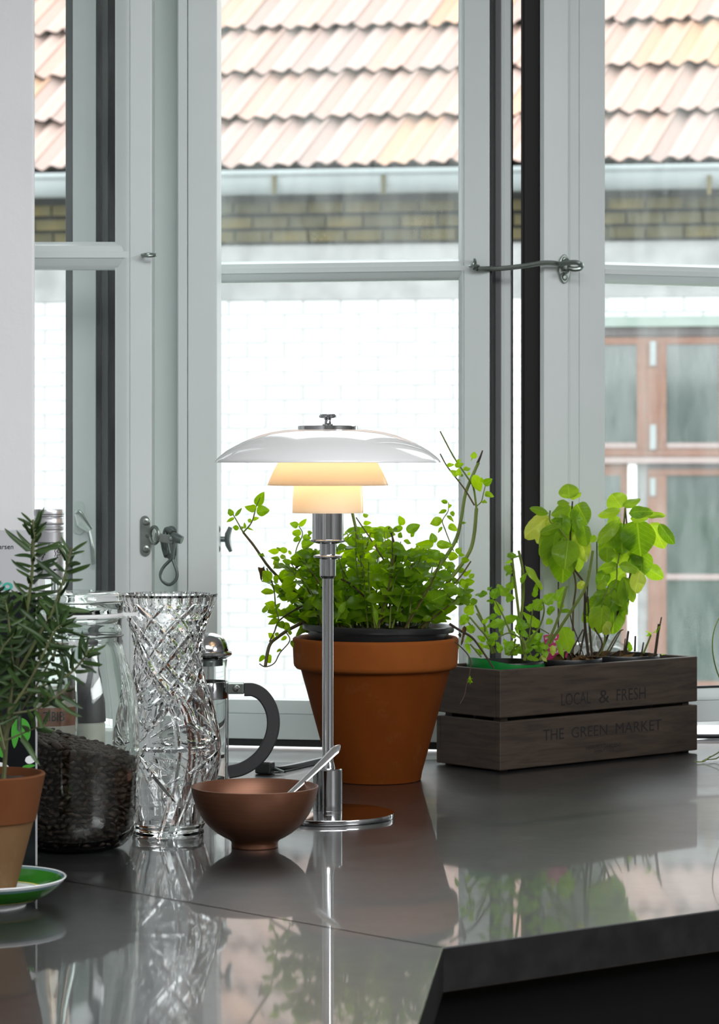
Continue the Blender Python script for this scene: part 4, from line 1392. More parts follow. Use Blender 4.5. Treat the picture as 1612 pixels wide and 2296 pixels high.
LF2 = [(1450, 605, 1540, 560, 75), (1465, 700, 1540, 718, 58), (1432, 780, 1480, 780, 42), (1350, 515, 1432, 695, 100), (1352, 350, 1356, 283, 62), (1345, 350, 1325, 372, 25), (1080, 420, 1155, 405, 38),
       (1162, 420, 1252, 405, 52), (1185, 385, 1222, 362, 35), (1192, 520, 1130, 468, 55), (1200, 520, 1205, 445, 55), (1250, 468, 1332, 428, 48), (1195, 560, 1222, 552, 30), (1222, 520, 1252, 525, 32),
       (1440, 590, 1430, 540, 30), (1300, 520, 1310, 480, 28), (1036, 965, 918, 1010, 92), (1100, 1020, 1188, 1065, 68), (1118, 885, 1180, 935, 45), (1078, 865, 1000, 905, 40), (1092, 795, 1022, 775, 42),
       (1103, 812, 1130, 855, 40), (1085, 920, 1152, 970, 35), (1038, 1035, 985, 1095, 28), (1225, 1000, 1275, 995, 30), (1180, 1160, 1210, 1190, 50), (640, 1020, 618, 940, 75), (678, 1080, 820, 1008, 90),
       (345, 1140, 486, 1130, 115), (240, 925, 290, 925, 45), (245, 1000, 318, 995, 45), (640, 1040, 520, 1082, 60), (950, 1205, 768, 1215, 85), (955, 1195, 935, 1098, 78), (980, 1210, 1135, 1230, 88),
       (900, 1295, 756, 1238, 42), (575, 1285, 705, 1385, 125), (480, 1335, 562, 1285, 75), (715, 1530, 855, 1460, 95), (912, 1300, 1015, 1290, 65), (1060, 1440, 1205, 1400, 85), (1230, 1375, 1316, 1370, 62),
       (1180, 1300, 1225, 1248, 62), (1260, 1595, 1364, 1580, 72), (1305, 1545, 1362, 1510, 48), (1250, 1525, 1326, 1475, 42), (860, 1810, 1085, 1720, 190), (60, 1320, 205, 1250, 140), (720, 1100, 762, 1130, 55),
       (590, 1110, 640, 1140, 60), (650, 1180, 745, 1190, 45), (700, 1280, 775, 1290, 65), (330, 1330, 375, 1330, 80), (420, 1250, 465, 1230, 65), (130, 1130, 260, 1160, 110), (200, 1080, 330, 1040, 70), (300, 1090, 400, 1050, 60),
       (1200, 1310, 1260, 1325, 35), (1100, 1330, 1200, 1340, 90), (1220, 1620, 1290, 1600, 75), (1130, 1640, 1190, 1680, 60), (1180, 1700, 1280, 1700, 90), (0, 1370, 60, 1440, 120), (320, 1520, 440, 1430, 140),
       (870, 1350, 1020, 1360, 110), (560, 1480, 660, 1420, 90), (520, 1640, 650, 1700, 110), (340, 1640, 430, 1560, 120), (210, 1640, 350, 1600, 140), (120, 1820, 210, 1700, 160), (1260, 1900, 1350, 1810, 65)]
nm = 0
for fz, sc_, lst in ((z1, 4.741, LF1), (z2, 4.478, LF2)):
    for (x0, y0, x1, y1, w) in lst:
        d = MD + R.uniform(-.06, .02)
        b0 = P(*fz(x0, y0), d); t0 = P(*fz(x1, y1), d + R.uniform(-.012, .012))
        put_leaf(R.choice(MINT), b0, t0, w / sc_ * PS * 1.25, mint, (R.uniform(-.35, .35), -1, R.uniform(-.2, .6)))
        nm += 1
# twisted yellowish leaves by the soil
put_leaf(HERB[3], P(*z2(330, 1800), MD - .09), P(*z2(430, 2100), MD - .1), 55 / 4.478 * PS, mint, (.5, -.8, .2))
put_leaf(HERB[1], P(*z1(1400, 1270), MD - .09), P(*z1(1280, 1480), MD - .1), 75 / 4.741 * PS, mint, (-.3, -.9, .2))
# filling shoots
env = [(590, 1345), (620, 1275), (660, 1225), (700, 1205), (760, 1185), (830, 1170), (900, 1178), (960, 1205), (1010, 1245), (1045, 1300), (1062, 1350)]


def env_y(x):
    for (a, ya), (b, yb) in zip(env, env[1:]):
        if a <= x <= b: return ya + (yb - ya) * (x - a) / (b - a)
    return 1360


filler = MB()
budget = 296 - nm - 6
for s_ in range(60):
    tx = 600 + 455 * (s_ + R.random()) / 60
    ty = env_y(tx) + abs(R.gauss(0, 1)) * 45 + 12
    ty = min(ty, 1385)
    dd = R.uniform(-.085, .085)
    bx = 842 + (tx - 842) * R.uniform(.45, .6) + R.uniform(-20, 20)
    b0 = P(bx, 1408, MD + dd * .7)
    t0 = P(tx, ty, MD + dd)
    m0 = (b0 + t0) / 2 + Vector((R.uniform(-.012, .012), R.uniform(-.01, .01), R.uniform(0, .015)))
    c = crv([b0, m0, t0], 6)
    MB().tube(c, lerp_list(.0017, .0007, len(c)), 5).build('stem', M['stem' if s_ % 3 else 'stem_brown'], mint)
    L = (t0 - b0).length
    nn = max(2, int(L / 0.017))
    for k in range(nn):
        t = 0.02 + 0.98 * (k + 1) / nn
        pos = c[min(len(c) - 1, int(t * (len(c) - 1)))]
        a = R.uniform(0, 2 * PI)
        for sg in (0, PI):
            size = R.uniform(22, 52) * PS * (1.1 - .35 * t)
            dr = Vector((math.cos(a + sg), 0.8 * math.sin(a + sg), R.uniform(-.15, .55))).normalized()
            tp = pos + dr * size
            ww = size * R.uniform(.75, 1.0)
            big = budget > 0 and (k + s_) % 2 == 0
            if big:
                put_leaf(R.choice(MINT), pos, tp, ww, mint)
                budget -= 1
            else:
                leaf_into(filler, R.choice(MINT), pos, tp, ww * .9)
tag(filler.build('foliage', M['mint'], mint, recalc=False, angle=180), kind='stuff')

# ------------------------------------------------------------------ wooden crate with herbs
CA, CR_, CL = C(1121, 1733), C(1564, 1686), C(972, 1715)
cu = (CR_ - CA).normalized()                       # along the long front
CLEN = (CR_ - CA).length
cv = Vector((-cu.y, cu.x, 0))
CWID = 0.142
CH = (1733 - 1503) * CA.y / FPX
CAX = (cu, cv, Z_)
crate = thing('wooden_crate', CA, 'dark brown slatted wooden crate printed LOCAL & FRESH, holding herbs', 'crate')
tk = 0.009
zg0 = (1733 - 1619) * CA.y / FPX
zg1 = (1733 - 1611) * CA.y / FPX
for (z0, z1_) in ((0.003, zg0), (zg1, CH)):
    for nm_, a, b in (('slat', (0, 0), (CLEN, tk)), ('slat', (0, CWID - tk), (CLEN, CWID))):
        sl = MB().box2((a[0], a[1], z0), (b[0], b[1], z1_), CAX, CA).build(nm_, M['wood'], crate, bevel=0.0018)
        if a[1] == 0 and z0 > 0.02: sl_up = sl
        elif a[1] == 0: sl_lo = sl
    MB().box2((0.0005, tk + 0.0003, z0), (tk, CWID - tk - 0.0003, z1_), CAX, CA).build('end_slat', M['wood'], crate, bevel=0.0015)
    MB().box2((CLEN - tk, tk + 0.0003, z0), (CLEN - 0.0005, CWID - tk - 0.0003, z1_), CAX, CA).build('end_slat', M['wood'], crate, bevel=0.0015)
for a in (tk + .001, CLEN - tk - 0.016):
    for b in (tk + .001, CWID - tk - 0.016):
        MB().box2((a, b, 0), (a + .015, b + .015, CH - 0.02), CAX, CA).build('corner_post', M['wood'], crate, smooth=False)
MB().box2((tk + .002, tk + .002, 0.006), (CLEN - tk - .002, CWID - tk - .002, 0.012), CAX, CA).build('bottom_board', M['wood'], crate, smooth=False)


def on_crate(px, py):
    r = Vector(((px - CX) / FPX, 1, -(py - HORY) / FPX))
    e = Vector((0, 0, EYE))
    t = (CA - e).dot(cv) / r.dot(cv)
    p = e + r * t - CA
    return p.dot(cu), p.z


def crate_text(key, x0, y0, x1, y1, h, parent):
    """lower-left pixel, lower-right pixel, letter height in pixels"""
    u0, z0 = on_crate(x0, y0)
    u1, z1_ = on_crate(x1, y1)
    hh = h * 4.0 / FPX
    lettering('lettering', key, CA + cu * u0 + Z_ * z0, cu * (u1 - u0) + Z_ * (z1_ - z0), Z_ * hh, M['print_black'], parent, n=-cv)


crate_text('LOCAL', 1258, 1583, 1324, 1577, 27, sl_up)
crate_text('&', 1342, 1577, 1366, 1575, 29, sl_up)
crate_text('FRESH', 1382, 1572, 1447, 1567, 27, sl_up)
crate_text('THE', 1217, 1661, 1264, 1656.5, 24, sl_lo)
crate_text('GREEN', 1281, 1655, 1361, 1647.5, 24, sl_lo)
crate_text('MARKET', 1380, 1645.5, 1483, 1636, 24, sl_lo)
crate_text('HARVEST GARDENS', 1314, 1681, 1392, 1674, 9, sl_lo)
crate_text('DAILY LOT', 1332, 1687, 1376, 1683, 6, sl_lo)

M['pot_black'] = pmat('thin_black_pot', (0.012, 0.012, 0.014), 0.35)
M['green_film'] = opal_mat('green_plastic_sleeve', (0.01, 0.26, 0.045), 0.35, 0.25)
m_, nt_, b_, out_ = new_mat('clear_plastic_film')
tp_ = N(nt_, 'ShaderNodeBsdfTransparent'); gl_ = N(nt_, 'ShaderNodeBsdfGlossy'); gl_.inputs['Roughness'].default_value = 0.12
df_ = N(nt_, 'ShaderNodeBsdfDiffuse'); df_.inputs[0].default_value = (0.8, 0.8, 0.8, 1)
mx1 = N(nt_, 'ShaderNodeMixShader'); mx1.inputs[0].default_value = 0.3
mx2 = N(nt_, 'ShaderNodeMixShader'); mx2.inputs[0].default_value = 0.3
nt_.links.new(tp_.outputs[0], mx1.inputs[1]); nt_.links.new(gl_.outputs[0], mx1.inputs[2])
nt_.links.new(mx1.outputs[0], mx2.inputs[1]); nt_.links.new(df_.outputs[0], mx2.inputs[2]); nt_.links.new(mx2.outputs[0], out_.inputs[0])
M['film'] = m_


def cpt(u, v, z):
    return CA + cu * u + cv * v + Z_ * z


def herb_pot(parent, u, v, r, top, seed):
    c = cpt(u, v, 0)
    MB().lathe([(0, .0125), (r * .72, .0125), (r * .95, top - .012), (r * .95, top - .009), (r, top - .008), (r * 1.01, top - .002), (r, top), (r * .97, top), (r * .92, top - .02), (r * .9, top - .03), (0, top - .03)], c, 48).build('nursery_pot', M['pot_black'], parent, angle=40)
    soil_disc('soil', c + Z_ * (top - .012), r * .945, parent, .006, seed)
    return c


VM = CWID / 2
herb = thing('potted_seedlings', cpt(.085, VM, .0125), 'bright green leafy herb shoots in a black pot with green sleeve, left in the crate', 'plant')
herb_pot(herb, .078, VM, .0585, CH + .006, 4)
# green sleeve round it
mb = MB()
n_ = 40
c0 = cpt(.078, VM, 0)
vs, fs = [], []
for i in range(n_ + 1):
    t = i / n_
    a = math.radians(150 + 190 * t) + math.atan2(cu.y, cu.x)
    rr = .0602 + .0006 * math.sin(t * 17)
    ztop = CH + .012 * (1 - t) ** 0.7 + .003 * math.sin(t * 9) - 0.012 * max(0, t - .55)
    for z in (CH - .07, ztop):
        vs.append(c0 + Vector((math.cos(a) * rr, math.sin(a) * rr, z)))
for i in range(n_): fs.append((2 * i, 2 * i + 2, 2 * i + 3, 2 * i + 1))
mb.add(vs, fs).build('green_sleeve', M['green_film'], herb, angle=80, label='bright green plastic sleeve')
basil = thing('potted_basil', cpt(.20, VM, .0125), 'tall basil plant with big green leaves and brown stems in the crate', 'plant')
herb_pot(basil, .205, VM, .0585, CH + .005, 9)
stub = thing('potted_stubs', cpt(.335, VM, .0125), 'cut back herb stubs with one small green sprout at the right end of the crate', 'plant')
herb_pot(stub, .335, VM, .0585, CH + .004, 14)


def crate_d(px, v=VM):
    """depth of the crate's middle plane on image column px"""
    k = (px - CX) / FPX
    o = CA + cv * v
    return o.y + cu.y * ((k * o.y - o.x) / (cu.x - k * cu.y))


def cp(xy, dv=0.0):
    return P(xy[0], xy[1], crate_d(xy[0]) + dv)


def cstem(parent, pts, f, r0, r1, mat, dv=0.0, d=None):
    q = [f(*p) for p in pts]
    d0 = d if d else crate_d(q[0][0])
    c = crv([P(p[0], p[1], d0 + dv) for p in q], 4)
    MB().tube(c, lerp_list(r0, r1, len(c)), 6).build('stem', M[mat], parent)


z5 = lambda x, y: (1010 + x / 5.2, 1200 + y / 5.2)
z4 = lambda x, y: (950 + x / 2.435, 1050 + y / 2.435)
HDp = crate_d(1150)
for pts, r0, r1, dv in (([(890, 1460), (830, 1250), (800, 950), (770, 700), (740, 450), (720, 270)], .0028, .0020, 0), ([(820, 1000), (850, 650), (840, 400), (795, 180)], .0026, .0022, .01),
                        ([(490, 1380), (430, 1200), (330, 1080), (220, 950)], .0022, .0015, -.02), ([(520, 1370), (410, 1150), (395, 1050), (290, 815)], .0022, .0018, .02),
                        ([(260, 1080), (195, 1000)], .0016, .0014, .0), ([(380, 1030), (305, 910)], .0018, .0014, .01), ([(760, 1190), (690, 1110), (620, 950), (520, 760)], .002, .0012, -.01),
                        ([(870, 1280), (800, 1190), (680, 1140), (560, 1190)], .002, .001, -.03), ([(1040, 1460), (1160, 1200), (1260, 950), (1340, 650), (1360, 590)], .0024, .0018, -.03),
                        ([(870, 1290), (1030, 1080), (1090, 900), (1080, 780)], .0016, .0012, -.01), ([(360, 1420), (230, 1270)], .0016, .0014, -.03), ([(940, 1400), (910, 1280), (960, 850)], .0014, .001, 0),
                        ([(700, 1400), (760, 1210)], .002, .0018, 0), ([(640, 1390), (810, 1270)], .0016, .0012, 0), ([(1150, 1270), (1330, 1000), (1450, 820), (1570, 620), (1620, 430), (1660, 180)], .0026, .0022, -.02),
                        ([(860, 1460), (880, 1330), (840, 1200)], .0024, .002, -.03), ([(1030, 1080), (1150, 1150)], .0012, .001, -.01)):
    cstem(herb, pts, z5, r0, r1, 'stem', dv, HDp)
HL = [(430, 690, 266, 675, 78), (440, 645, 485, 568, 40), (495, 745, 556, 598, 112), (500, 750, 402, 812, 58), (650, 720, 558, 535, 135), (655, 620, 745, 560, 85), (650, 720, 745, 740, 95), (722, 395, 582, 380, 82),
      (720, 300, 635, 325, 36), (720, 275, 700, 165, 95), (735, 270, 795, 195, 75), (722, 430, 608, 462, 42), (580, 940, 525, 755, 95), (545, 940, 392, 962, 62), (635, 1010, 398, 1062, 95), (645, 1050, 555, 1105, 135),
      (640, 1005, 772, 945, 92), (212, 935, 252, 788, 78), (200, 930, 108, 1055, 95), (290, 1110, 168, 1075, 85), (560, 1180, 438, 1180, 85), (850, 1110, 815, 955, 105), (850, 1110, 748, 1080, 115), (930, 1065, 858, 1005, 85),
      (1040, 1070, 862, 925, 95), (960, 850, 878, 835, 85), (960, 845, 1062, 755, 115), (968, 720, 1018, 578, 58), (1085, 835, 982, 885, 48), (1092, 795, 1225, 675, 115), (1235, 770, 1330, 592, 105), (1150, 830, 1195, 955, 95),
      (1185, 985, 1110, 1035, 70), (1280, 890, 1385, 868, 48), (880, 1295, 1095, 1125, 135), (985, 1290, 1105, 1325, 120), (650, 1390, 825, 1325, 62), (890, 1425, 1045, 1455, 58), (705, 1245, 635, 1385, 95), (590, 1365, 550, 1250, 72),
      (480, 1300, 480, 1200, 68), (1310, 1065, 1400, 1385, 180), (1235, 1225, 1325, 1445, 62), (350, 1395, 295, 1330, 45), (820, 560, 875, 440, 55), (735, 560, 715, 450, 45), (845, 1180, 880, 1120, 90), (1300, 780, 1250, 870, 80),
      (400, 1190, 440, 1110, 60), (250, 1190, 195, 1220, 75), (90, 1260, 50, 1380, 45), (190, 1260, 215, 1370, 55), (1090, 1330, 1120, 1440, 70)]
for (x0, y0, x1, y1, w) in HL:
    d = HDp + R.uniform(-.035, .03)
    put_leaf(R.choice(HERB), P(*z5(x0, y0), d), P(*z5(x1, y1), d + R.uniform(-.015, .015)), w / 5.2 * HDp / FPX * 1.4, herb, (R.uniform(-.4, .4), -1, R.uniform(-.1, .7)))
for k in range(34):
    x0, y0 = R.uniform(330, 1230), R.uniform(1020, 1420)
    an, ln_ = R.uniform(0, 6.28), R.uniform(70, 140)
    d = HDp + R.uniform(-.035, .035)
    put_leaf(R.choice(HERB), P(*z5(x0, y0), d), P(*z5(x0 + ln_ * math.cos(an), y0 - abs(ln_ * math.sin(an)) * .8), d - .005), ln_ * .7 / 5.2 * HDp / FPX, herb, (R.uniform(-.4, .4), -1, R.uniform(-.1, .7)))
put_leaf(BASIL[1], P(*z5(868, 355), HDp - .02), P(*z5(1152, 575), HDp - .02), 120 / 5.2 * HDp / FPX, herb, (.4, -.6, .7))
put_leaf(BASILY[0], P(*z5(1060, 1400), HDp - .045), P(*z5(1140, 1460), HDp - .05), 60 / 5.2 * HDp / FPX, herb)
put_leaf(BASILY[0], P(*z5(1190, 1280), HDp - .04), P(*z5(1180, 1400), HDp - .045), 70 / 5.2 * HDp / FPX, herb)
# basil
BD = crate_d(1320)
for pts, r0, r1, mt_, dv in (([(900, 1030), (880, 850), (880, 700), (870, 620), (815, 535), (800, 400), (812, 180)], .0026, .0014, 'twig', 0), ([(850, 1030), (880, 860), (900, 560)], .0016, .0012, 'twig', .02),
                             ([(920, 1040), (905, 860), (895, 700)], .0022, .0016, 'twig', -.01), ([(940, 1040), (990, 930), (950, 700), (945, 400)], .002, .0012, 'stem', .01),
                             ([(955, 1030), (1010, 900), (1130, 570), (1100, 230)], .0022, .0013, 'twig', .02), ([(815, 1020), (815, 780), (830, 640), (812, 540)], .0019, .0016, 'stem_brown', .02),
                             ([(735, 960), (735, 620)], .0014, .0012, 'twig', .02), ([(870, 880), (790, 1030)], .0012, .0012, 'twig', -.02), ([(880, 1045), (840, 930), (810, 850), (800, 800)], .001, .001, 'twig', -.03),
                             ([(930, 1045), (975, 960), (930, 870)], .0018, .0014, 'twig', -.02), ([(1000, 1000), (1060, 900), (1090, 880)], .0014, .001, 'stem_brown', 0), ([(1010, 640), (980, 720), (970, 760)], .0012, .001, 'stem', -.03),
                             ([(1055, 520), (1050, 620), (1010, 690)], .0014, .0011, 'stem', -.02), ([(690, 230), (690, 290), (740, 330), (790, 400)], .0014, .0014, 'stem', -.01), ([(1100, 215), (1090, 320), (1060, 520)], .0016, .0014, 'stem', -.01),
                             ([(1225, 260), (1180, 290), (1120, 300)], .0014, .001, 'stem', 0)):
    cstem(basil, pts, z4, r0, r1, mt_, dv, BD)
BL = [(795, 165, 785, 70, 85, 0), (800, 165, 852, 128, 26, 0), (795, 188, 738, 185, 32, 0), (835, 195, 912, 312, 108, 0), (812, 248, 822, 362, 92, 0), (800, 205, 688, 245, 62, 0), (690, 262, 548, 350, 95, 1), (690, 275, 590, 408, 85, 1),
      (682, 245, 588, 215, 36, 0), (742, 318, 662, 500, 105, 0), (755, 380, 775, 622, 125, 0), (800, 345, 860, 565, 85, 0), (790, 392, 760, 545, 118, 0), (870, 315, 905, 435, 75, 0), (765, 260, 638, 362, 50, 0), (745, 315, 640, 355, 40, 0),
      (840, 340, 905, 520, 80, 1), (720, 350, 690, 560, 95, 0), (830, 215, 770, 290, 70, 0),
      (1080, 215, 1030, 135, 95, 0), (1088, 210, 1190, 148, 42, 0), (1075, 230, 962, 258, 42, 0), (1118, 245, 1242, 210, 58, 0), (1220, 262, 1320, 252, 36, 0), (1128, 278, 1225, 248, 46, 0), (1085, 300, 1070, 455, 118, 0), (1165, 280, 1180, 490, 145, 0),
      (1240, 298, 1318, 448, 85, 0), (1285, 305, 1370, 408, 52, 0), (1060, 288, 945, 390, 62, 0), (1045, 340, 945, 465, 80, 0), (1070, 270, 1005, 330, 60, 0), (1190, 450, 1190, 595, 95, 0), (1060, 440, 1100, 525, 90, 0), (1060, 530, 935, 545, 55, 0),
      (1065, 528, 1190, 540, 50, 0), (1080, 600, 1145, 808, 62, 0), (1090, 590, 1168, 705, 60, 0), (990, 680, 1125, 755, 95, 0), (985, 700, 876, 800, 70, 0), (972, 745, 975, 912, 105, 0), (1040, 720, 1035, 905, 105, 0), (935, 760, 868, 845, 58, 0),
      (1010, 680, 928, 690, 42, 0), (1000, 620, 935, 645, 42, 0), (1050, 605, 1060, 725, 70, 0), (1130, 470, 1215, 560, 80, 0), (1000, 430, 1000, 520, 70, 0), (1000, 560, 950, 640, 60, 0), (1100, 560, 1000, 640, 80, 0), (1180, 560, 1150, 660, 70, 1),
      (940, 370, 900, 400, 30, 0), (985, 850, 1040, 905, 60, 1), (845, 620, 880, 660, 40, 1)]
for (x0, y0, x1, y1, w, yel) in BL:
    d = BD + R.uniform(-.04, .02)
    put_leaf(BASILY[0] if yel else R.choice(BASIL), P(*z4(x0, y0), d), P(*z4(x1, y1), d + R.uniform(-.02, .01)), w / 2.435 * BD / FPX * 1.32, basil, (R.uniform(-.45, .45), -1, R.uniform(0, .8)))
for (cx_, cy_, rx, ry, n_) in ((790, 330, 120, 150, 9), (1110, 350, 140, 140, 10), (1040, 640, 100, 120, 7), (1180, 520, 50, 90, 3)):
    for k in range(n_):
        a = R.uniform(0, 6.28); q = math.sqrt(R.random())
        x0, y0 = cx_ + rx * .6 * q * math.cos(a), cy_ + ry * .6 * q * math.sin(a)
        ln_ = R.uniform(70, 130); an = R.gauss(1.5, .7)
        d = BD + R.uniform(-.01, .05)
        put_leaf(R.choice(BASIL), P(*z4(x0, y0), d), P(*z4(x0 + ln_ * math.cos(an), y0 + ln_ * math.sin(an)), d - .01), ln_ * .72 / 2.435 * BD / FPX, basil, (R.uniform(-.45, .45), -1, R.uniform(0, .8)))
for k in range(16):
    a, rr = R.uniform(0, 6.28), R.uniform(0.01, .045)
    c = cpt(.215, VM, CH - .002) + Vector((rr * math.cos(a), rr * math.sin(a), 0))
    put_leaf(R.choice(DEAD), c, c + Vector((R.uniform(-.02, .02), R.uniform(-.02, .0), R.uniform(.004, .02))), R.uniform(.012, .022), basil)
# stubs
SDp = crate_d(1440)
for pts, r0, r1, mt_, dv in (([(1262, 1030), (1285, 850)], .0026, .0024, 'twig', -.02), ([(1285, 880), (1298, 812)], .0016, .0012, 'stem_brown', -.02), ([(1100, 1015), (1118, 888)], .0026, .0018, 'twig', -.01), ([(1152, 1000), (1155, 915)], .0018, .0016, 'twig', 0),
                             ([(1200, 1010), (1240, 910)], .0018, .0016, 'stem', -.02), ([(1190, 1010), (1200, 950)], .0016, .0012, 'twig', -.02), ([(1010, 1010), (1080, 880)], .0014, .001, 'stem_brown', 0), ([(1090, 1020), (1100, 930)], .001, .001, 'twig', -.02)):
    cstem(stub, pts, z4, r0, r1, mt_, dv, SDp)
for q in ((1240, 905, 1210, 885, 20), (1240, 905, 1215, 915, 18), (1270, 900, 1285, 860, 22), (1130, 1000, 1120, 945, 32), (1300, 1020, 1316, 1012, 16), (1250, 900, 1275, 890, 16)):
    put_leaf(HERB[0], P(*z4(q[0], q[1]), SDp - .02), P(*z4(q[2], q[3]), SDp - .025), q[4] / 2.435 * SDp / FPX, stub)
for k in range(9):
    a, rr = R.uniform(0, 6.28), R.uniform(0.01, .045)
    c = cpt(.325, VM, CH - .003) + Vector((rr * math.cos(a), rr * math.sin(a), 0))
    put_leaf(R.choice(DEAD), c, c + Vector((R.uniform(-.02, .02), R.uniform(-.02, .0), R.uniform(.003, .014))), R.uniform(.012, .02), stub)
# crumpled clear wrapper behind the stubs
mb = MB()
nx, ny = 26, 8
g = []
for i in range(nx + 1):
    for j in range(ny + 1):
        t, s_ = i / nx, j / ny
        top_ = (.034 * math.sin(PI * min(1, t * 1.05)) ** 0.8 + .004)
        p = cpt(.275 + .125 * t, VM + .046 + .012 * s_ - .03 * max(0, t - .7) * 3, CH - .02 + (.02 + top_) * s_)
        p += Vector((noise.noise((t * 9, s_ * 4, 1)), noise.noise((t * 9, s_ * 4, 5)), noise.noise((t * 7, s_ * 3, 9)) * s_)) * .008
        g.append(p)
fs = [(i * (ny + 1) + j, (i + 1) * (ny + 1) + j, (i + 1) * (ny + 1) + j + 1, i * (ny + 1) + j + 1) for i in range(nx) for j in range(ny)]
mb.add(g, fs).build('wrapper', M['film'], stub, smooth=False, label='crumpled clear plastic wrapper')
# pink plant tag
M['pink'] = pmat('magenta_card', (0.55, 0.02, 0.17), 0.5)
td = crate_d(1248) + .012
ta, tb, tc_ = P(1224, 1474, td), P(1274, 1474, td - .0), P(1224, 1424, td)
tx_, ty_ = (tb - ta).normalized(), (tc_ - ta).normalized()
tg = thing('plant_tag', ta, 'magenta plant tag with white printed lines stuck in the crate between herb and basil', 'tag')
h_ = (tc_ - ta).length; w_ = (tb - ta).length
tx_ = (tx_ + Z_ * .12).normalized(); ty_ = Vector((-tx_.z, 0, tx_.x)).normalized()
card = MB().box(ta + tx_ * w_ / 2 + ty_ * (h_ / 2 - .02), (w_ / 2, .0004, h_ / 2 + .02), (tx_, Vector((0, 1, 0)), ty_)).build('card', M['pink'], tg, smooth=False)
for i, key in enumerate(('d o', 'age r', 'gnin', 'sfme')):
    hh = h_ * .13
    y0 = h_ * (.80 - .22 * i)
    lettering('lettering', key, ta + tx_ * w_ * .42 + ty_ * y0, tx_ * w_ * .5, ty_ * hh, M['white'], card, n=-Y_, lift=.0007)
    lettering('lettering', 'gnin', ta + tx_ * w_ * .06 + ty_ * y0, tx_ * w_ * .3, ty_ * hh * .8, M['white'], card, n=-Y_, lift=.0007)

# ------------------------------------------------------------------ copper bowl and spoon
M['copper'] = pmat('matt_copper_brown', (0.17, 0.070, 0.037), 0.42, 0.55, noise_scale=120, col2=(0.14, 0.058, 0.031), stretch=(.05, .05, 3))
WD = cdep(1899)
WS = WD / FPX
WB = C(571, 1899)
ow = [(0, 0), (51, 0), (52.5, 2), (52, 9), (53, 13), (58, 18), (70, 24), (84, 32.5), (97, 43), (110, 56), (122, 73), (131, 92), (137, 108), (141, 124), (143, 135), (143, 136.5)]
inn = [(141, 137.2), (139.5, 136), (133, 108), (118, 76), (94, 48), (66, 29), (30, 21), (0, 19)]
bowl = tag(MB().lathe([(r * WS, h * WS) for r, h in ow + inn], WB, 96).build('bowl', M['copper'], None, angle=40), 'matt copper-brown footed bowl in front of the lamp with a spoon in it', 'bowl')
contact = WB + Vector((0.78 * 141 * WS, 0.62 * 141 * WS, 137 * WS + .004))
tip = P(762, 1671, contact.y + .035)
sdir = (tip - contact).normalized()
low_ = contact - sdir * 0.083
sp = thing('spoon', low_, 'polished steel spoon leaning in the copper bowl', 'spoon')
nrm = (Vector((-.2, -.8, .55)) - sdir * Vector((-.2, -.8, .55)).dot(sdir)).normalized()
sd = sdir.cross(nrm)
sec = []
hl = (tip - low_).length
for i in range(31):
    t = i / 30
    w = (5.0 + 6.5 * t ** 1.6) * WS if t < .93 else (5.0 + 6.5) * WS * math.sqrt(max(0.02, 1 - ((t - .93) / .071) ** 2))
    th_ = (2.2 + .6 * t) * WS
    c = low_ + sdir * hl * t + nrm * (-.004 * math.sin(PI * t))
    sec.append([c + sd * w * math.cos(a) + nrm * th_ * math.sin(a) for a in [2 * PI * k / 12 for k in range(12)]])
vs = [p for s_ in sec for p in s_]
fs = [(i * 12 + k, i * 12 + (k + 1) % 12, (i + 1) * 12 + (k + 1) % 12, (i + 1) * 12 + k) for i in range(30) for k in range(12)]
fs += [tuple(range(11, -1, -1)), tuple(range(30 * 12, 31 * 12))]
MB().add(vs, fs).build('handle', M['silver'], sp, angle=60)
mb = MB().sphere((0, 0, 0), 1, 20, 12)
dn = (sdir * .75 + nrm * .2).normalized()
mb.v = [tuple(low_ - dn * .018 + sd * v[0] * .0115 + dn * v[1] * .021 + sd.cross(dn) * (v[2] if v[2] < 0 else v[2] * .3) * .004) for v in mb.v]
mb.build('spoon_bowl', M['silver'], sp)

# ------------------------------------------------------------------ cut crystal vase
VD = cdep(1871)
VS = VD / FPX
VB = C(377, 1871)
vp = [(79, 1871), (81, 1866), (79, 1856), (84, 1845), (97, 1800), (109, 1755), (117, 1712), (119.5, 1675), (116, 1640), (108, 1602), (97, 1566), (87, 1535), (80.5, 1505), (77.5, 1475), (78.5, 1447), (83, 1418), (92, 1390), (102, 1362), (109, 1342), (111, 1331)]


def vrad(py):
    for (ra, ya), (rb, yb) in zip(vp, vp[1:]):
        if yb <= py <= ya:
            t = (ya - py) / (ya - yb)
            t = t * t * (3 - 2 * t) * .3 + t * .7
            return ra + (rb - ra) * t
    return vp[-1][0]


def vee(x, w):           # V groove of half width w around x = 0
    return max(0.0, 1 - abs(x) / w)


SCV = [(1385, -1.4), (1440, -.95), (1500, -.42), (1530, -.05), (1560, .25), (1590, .38), (1620, .44), (1680, .48), (1750, .40), (1800, .27), (1850, .10), (1872, 0.0)]


def s_curve(py):
    for (ya, a), (yb, b) in zip(SCV, SCV[1:]):
        if ya <= py <= yb: return a + (b - a) * (py - ya) / (yb - ya)
    return 0.0


